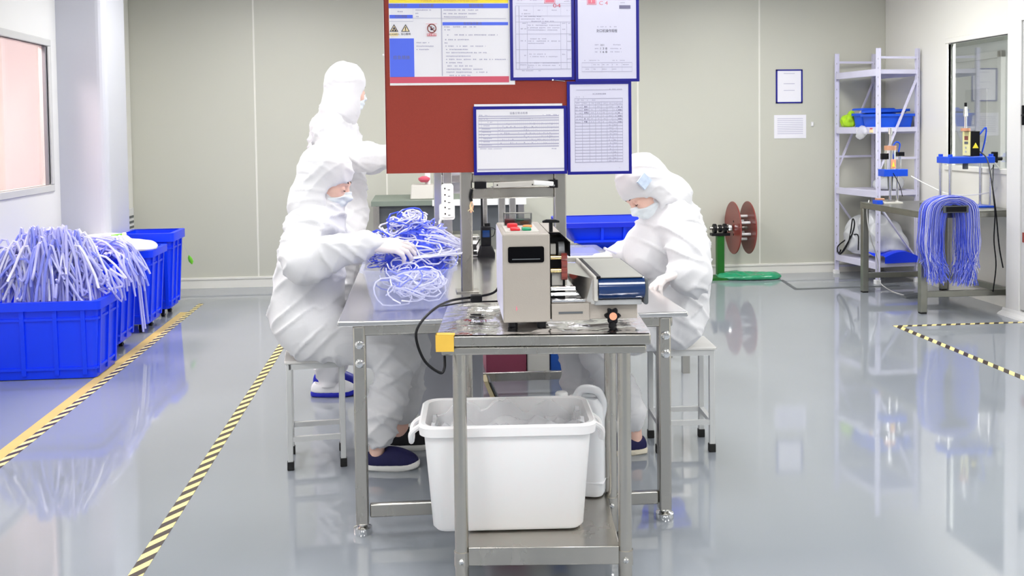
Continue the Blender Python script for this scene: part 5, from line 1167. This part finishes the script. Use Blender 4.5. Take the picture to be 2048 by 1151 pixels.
def text(body, px, py, hpx, m, par, yy, cx=True, sq=1.0, name='lettering'):
    cu = bpy.data.curves.new(name, 'FONT'); cu.body = body; cu.size = hpx/FPX*YBD*1.18; cu.align_x = 'CENTER' if cx else 'LEFT'; cu.align_y = 'CENTER'; cu.space_character = 1.02; cu.resolution_u = 3
    o = bpy.data.objects.new(name+'_tmp', cu); col.objects.link(o); me = bpy.data.meshes.new_from_object(o.evaluated_get(bpy.context.evaluated_depsgraph_get())); bpy.data.objects.remove(o)
    x, z = bp(px, py); me.transform(Matrix.Translation((x, yy-.0006, z)) @ Matrix.Rotation(PI/2, 4, 'X') @ Matrix.Diagonal((sq, 1, 1, 1)))
    me.transform(wm(par).inverted()); me.materials.clear(); me.materials.append(MATS[m]); o = bpy.data.objects.new(name, me); col.objects.link(o); o.parent = par; return o
def holder(label, p0, p1, fr=7, y0=YBD, sheet='paper_lilac'):
    x0, z1 = bp(*p0); x1, z0 = bp(*p1); w = fr/FPX*YBD
    t = thing('document_holder', label, 'document', ((x0+x1)/2, y0, z0), 0, 'documents on the notice board')
    B(x0+w*.5, x1-w*.5, y0-.003, y0-.0003, z0+w*.5, z1-w*.5).build('sheet', sheet, t)
    for b in ((x0, x0+w, z0, z1), (x1-w, x1, z0, z1), (x0+w, x1-w, z0, z0+w), (x0+w, x1-w, z1-w, z1)): B(b[0], b[1], y0-.005, y0-.0003, b[2], b[3]).build('frame_bar', 'frame_blue', t, bevel=.0008)
    return t, y0-.003
# --- the large safety poster
x0, z1 = bp(776, -75); x1, z0 = bp(1030, 169); y0 = YBD-.0003
t = thing('safety_poster', 'large printed safety poster with yellow and blue headings on the red board', 'poster', ((x0+x1)/2, y0, z0), 0)
B(x0, x1, y0-.0022, y0, z0, z1).build('sheet', 'paper_white', t); yp = y0-.0022
def P(name, m, *rects):
    mb = MB()
    for a in rects: rc(mb, a[:2], a[2:], yp)
    return mb.build(name, m, t)
P('poster_ground', 'paper', (779, -66, 1018, 164)); yp -= .0006
P('title_band', 'print_yellow', (777, -58, 1016, 6)); P('blue_band', 'print_blue', (777, 7.5, 1016, 16.5), (885, 44.5, 1016, 50.5), (779, 30, 825.5, 37), (779, 77, 829, 154)); P('red_band', 'print_red', (780, 154, 1018, 164.5))
yp -= .0006
text('机械安全操作规程及风险告知牌', 898, -1, 11, 'sign_orange', t, yp, sq=.62)
text('风险点名称', 796, 12, 6.2, 'ink', t, yp); text('危险因素', 853, 12, 6.2, 'ink', t, yp); text('管控措施', 952, 12, 6.2, 'ink', t, yp); text('安全操作要点', 945, 47.5, 5.2, 'ink', t, yp); text('风险等级', 802, 33.5, 5.2, 'ink', t, yp); text('应急措施', 803, 115.5, 7, 'ink', t, yp)
mb = MB()
words(mb, 795, 806, 23.5, 3, yp); words(mb, 796, 806, 40, 2.5, yp, .5)
for (a, b, c) in ((831, 862, 20.5), (831, 837, 27), (832, 843, 33.5), (833, 859, 85.5), (833, 867, 92.5), (833, 858, 99)): words(mb, a, b, c, 2.6, yp)
for (a, b, c) in ((887, 958, 20.5), (887, 953, 27.5), (888, 934, 34), (888, 952, 54), (889, 900, 60), (891, 995, 70), (890, 938, 79.5), (889, 903, 86), (891, 971, 92.5), (892, 936, 99), (892, 973, 105.5), (892, 941, 112.5), (892, 1015, 119), (892, 924, 125.5), (892, 946, 132), (893, 965, 138.5), (893, 977, 144.5), (893, 942, 151)): words(mb, a, b, c, 2.8, yp)
mb.build('print', 'ink_light', t)['kind'] = 'stuff'
P('rule_lines', 'ink_light', (826, 17, 826.6, 43), (883.5, 17, 884.1, 152), (826, 36.5, 883, 37), (884, 37, 1012, 37.5), (777, 42.5, 826, 43))
def tri(cx, cy, r, m, k=1.0, dy=0):
    pts = [bp(cx+r*k*math.sin(a), cy+dy-r*k*math.cos(a)) for a in (0, 2*PI/3, 4*PI/3)]; return MB().prism(pts, yp-.0006-dy*0-(.0006 if k < 1 else 0), yp-(.0006 if k < 1 else 0), 'y').build('warning_triangle', m, t)
for cx in (788, 811):
    tri(cx, 58.5, 10, 'ink_black'); tri(cx, 58.7, 10, 'sign_cream', .74)
yp -= .0014
P('warning_figure', 'ink_black', (810.2, 54, 812, 60.5), (810.3, 61.2, 811.9, 62.4), (787, 54.5, 789.5, 57), (785.5, 57, 791, 59), (784, 60, 788, 62), (789.5, 59.5, 792.5, 62.4)); yp += .0014
P('warning_caption_ground', 'sign_cream', (780, 65.5, 796.5, 72.5)); text('当心机械伤人', 788, 69, 3.2, 'ink_black', t, yp-.0006); text('当心触电', 811.5, 68.5, 4.2, 'ink_black', t, yp)
cxx, czz = bp(863.5, 57); rr = 9.2/FPX*YBD
MB().tube([(cxx+rr*.9*math.cos(a), yp-.0004, czz+rr*.9*math.sin(a)) for a in np.linspace(0, 2*PI, 28, endpoint=False)], rr*.11, 6, closed=True).build('prohibition_ring', 'reel_red', t); mb = MB(); mb.bar((cxx-rr*.6, yp-.0009, czz+rr*.6), (cxx+rr*.6, yp-.0009, czz-rr*.6), .0006, rr*.16); mb.build('prohibition_bar', 'reel_red', t)
P('hand_figure', 'ink_black', (861, 53, 862.2, 58), (862.6, 52.5, 863.8, 58), (861, 57, 866, 60.5), (865.5, 55.5, 868.5, 57)); P('prohibition_caption_ground', 'print_red', (854, 67, 873, 72.5)); text('禁止触摸', 863.5, 69.8, 4, 'paper_white', t, yp-.0006)
P('sign_border', 'stamp_red', (852, 47.5, 852.5, 74), (852, 47.5, 874, 48))
# --- the four framed sheets
t, yp = holder('blue framed form with a red stamp, left of the two upper sheets', (1018, -62), (1149, 160), 6, YBD-.004)
mb = MB(); ink = 'ink_light'
for y in (7.5, 12, 32, 44, 68, 99, 125, 138): rc(mb, (1031, y), (1141, y+.45), yp)
for x in (1031, 1038, 1054, 1121, 1133): rc(mb, (x, 12 if x < 1050 else 44), (x+.4, 138), yp)
for x in (1066, 1094, 1121): rc(mb, (x, 12), (x+.4, 32), yp)
for (a, b, c) in ((1047, 1056, 21), (1075, 1084, 21), (1103, 1113, 21), (1130, 1138, 21), (1043, 1060, 28), (1041, 1082, 33.5), (1042, 1087, 38.5), (1057, 1107, 43), (1042, 1051, 47), (1083, 1092, 47), (1056, 1120, 51), (1055, 1120, 56), (1056, 1114, 60.5), (1039, 1052, 58), (1060, 1092, 78), (1056, 1120, 82.5), (1056, 1088, 87), (1041, 1051, 82), (1041, 1052, 111), (1058, 1092, 108.5), (1057, 1115, 113.5), (1059, 1120, 126), (1040, 1053, 130), (1056, 1120, 131), (1055, 1066, 134.5), (1044, 1066, 141.5), (1077, 1081, 141.5), (1124, 1130, 47), (1136, 1142, 47), (1124, 1130, 59), (1134, 1142, 70), (1134, 1142, 83), (1124, 1130, 109), (1134, 1142, 101), (1134, 1142, 118), (1128, 1138, 3), (1034, 1046, 1), (1060, 1075, 1)): words(mb, a, b, c, 2.4, yp)
mb.build('print', ink, t)['kind'] = 'stuff'
mb = MB(); [rc(mb, a[:2], a[2:], yp) for a in ((1088, -4, 1089, 7), (1109, -4, 1110, 7), (1088, 6, 1110, 7))]; rc(mb, (1090, -4), (1108, 5), yp); mb.build('red_stamp', 'stamp_red', t); text('04', 1113, 12, 9, 'print_red', t, yp-.0004, sq=1.5)
t, yp = holder('blue framed title sheet with large dark title, right of the two upper sheets', (1148, -62), (1278, 163), 6, YBD-.0055)
mb = MB(); [rc(mb, a[:2], a[2:], yp) for a in ((1173, -3, 1174, 10), (1191, -3, 1192, 10), (1173, 9, 1192, 10), (1175, -3, 1190, 8))]; mb.build('red_stamp', 'stamp_red', t)
text('1', 1182, 3, 7, 'paper_white', t, yp-.0008); text('C 4', 1206, 7, 9, 'stamp_red', t, yp, sq=1.15)
text('封口机操作规程', 1213, 62.5, 6.0, 'ink_black', t, yp, sq=.85)
mb = MB(); rc(mb, (1237.5, 11), (1260, 18), yp); mb.build('dark_label', 'ink', t)
mb = MB(); words(mb, 1235, 1260, 0, 2.6, yp); words(mb, 1235, 1249, 6, 2.6, yp); words(mb, 1194, 1232, 54, 2.5, yp)
for k, y in enumerate((90, 97.5, 104)): words(mb, 1189, 1196, y, 2.6, yp); words(mb, 1220, 1242, y, 2.6, yp)
words(mb, 1168, 1198, 121, 2.2, yp); words(mb, 1224, 1254, 121, 2.2, yp)
for y in (125, 134, 143): rc(mb, (1163, y), (1263, y+.4), yp)
for x in (1163, 1183, 1203, 1223, 1243, 1263): rc(mb, (x, 125), (x+.4, 143), yp)
for x in (1186, 1204, 1223, 1245): words(mb, x, x+12, 129.5, 2.2, yp)
for x in (1168, 1186, 1204, 1223): words(mb, x, x+9, 138.5, 2.2, yp)
mb.build('print', 'ink_light', t)['kind'] = 'stuff'; text('2021', 1204, 90.5, 3.6, 'ink_black', t, yp); text('1 3 8', 1206, 97.5, 5.2, 'ink_black', t, yp, sq=1.2); text('1 6 8', 1206, 104.3, 5.2, 'ink_black', t, yp, sq=1.2)
t, yp = holder('blue framed ruled record form at the lower right of the board', (1133, 163), (1263, 347), 6, YBD-.004)
mb = MB(); gx = (1149.5, 1164, 1178.5, 1190.5, 1202, 1213.5, 1225, 1234, 1244.5)
for k in range(21): rc(mb, (1149.5, 203.5+6.0*k), (1244.5, 203.9+6.0*k), yp)
rc(mb, (1149.5, 196.5), (1244.5, 197.1), yp)
for x in gx: rc(mb, (x, 196.5 if x in (1149.5, 1244.5) else 203.5), (x+.4, 323.8), yp)
rc(mb, (1152, 179.5), (1244, 179.9), yp); words(mb, 1218, 1243, 178.5, 2.4, yp); words(mb, 1151, 1170, 194, 2, yp); words(mb, 1151, 1190, 200.5, 2.6, yp, .6)
for x in gx[:-1]: words(mb, x+2, x+9, 206.5, 2.2, yp)
for k in range(6):
    y = 213.5+6*k; words(mb, 1150, 1162, y+1, 2.4, yp); [words(mb, x+3, x+9, y, 2, yp, .6) for x in gx[2:5]]
for k in range(19): words(mb, 1217, 1223, 213.5+6*k, 2.2, yp, .6); words(mb, 1227, 1233, 213.5+6*k, 2.2, yp, .6)
words(mb, 1234, 1239, 335, 2, yp); mb.build('print', 'ink_light', t)['kind'] = 'stuff'
mb = MB()
for k in range(6): words(mb, 1168, 1176, 213.5+6*k, 3, yp); words(mb, 1236, 1243, 213.5+6*k, 3, yp)
mb.build('handwriting', 'ink', t); text('封口机使用记录表', 1198, 188, 2.9, 'ink', t, yp)
t, yp = holder('blue framed landscape checklist sheet at the bottom middle of the board', (946, 213), (1134, 347), 6, YBD-.0052, 'paper')
mb = MB(); rc(mb, (948, 208.5), (1124, 212.5), yp+.004, .001); mb.build('sheet_edge', 'paper_white', t)
mb = MB()
for y in (232, 236, 240.5, 247.5, 255, 261.5, 268, 274, 280.5, 287.5, 292.5): rc(mb, (957, y), (1117, y+.22), yp)
for x in (957, 963, 995, 1117): rc(mb, (x, 232 if x in (957, 1117) else 240.5), (x+.4, 292.5), yp)
for k in range(31): rc(mb, (996+3.9*k, 241), (996.7+3.9*k, 292.5), yp)
for k in range(7): words(mb, 964, 978+random.uniform(0, 13), 251.5+6.4*k, 2.4, yp)
words(mb, 958, 978, 230.5, 2, yp); words(mb, 1085, 1117, 229.5, 2, yp); words(mb, 958, 976, 238, 2.2, yp); words(mb, 1000, 1017, 237, 2.2, yp); words(mb, 1039, 1065, 237, 2.2, yp); words(mb, 1078, 1095, 236, 2.2, yp); words(mb, 960, 1003, 297.5, 2, yp); words(mb, 1103, 1112, 297, 3, yp); words(mb, 975, 984, 244.5, 2.4, yp)
for k in range(170):
    x = 996+3.9*random.randint(0, 29)+1; y = 245+6.4*random.randint(0, 6)+random.uniform(0, 3)
    if random.random() < .75: rc(mb, (x, y), (x+random.uniform(.6, 2.2), y+random.uniform(.6, 3)), yp, .0003)
mb.build('print', 'ink_light', t)['kind'] = 'stuff'; text('设备日常点检表', 1037, 226.5, 4.4, 'ink', t, yp)
mb = MB(); rc(mb, (955, 337.5), (1131, 338), yp); mb.build('fold_line', 'ink_light', t)
p, q = bp(1105, 160), bp(1130, 162.5); t = thing('push_pin', 'long white push pin stuck in the red board between the sheets', 'pin', (p[0], YBD, p[1]))
MB().cyl((p[0], YBD-.006, p[1]), (q[0], YBD-.004, q[1]), .0014, n=8).build('shaft', 'grey', t); MB().lathe([(.0, -.012), (.0035, -.010), (.0035, -.004), (.002, .0)], (p[0], YBD, p[1]), 10, 'y').build('head', 'paper_white', t)
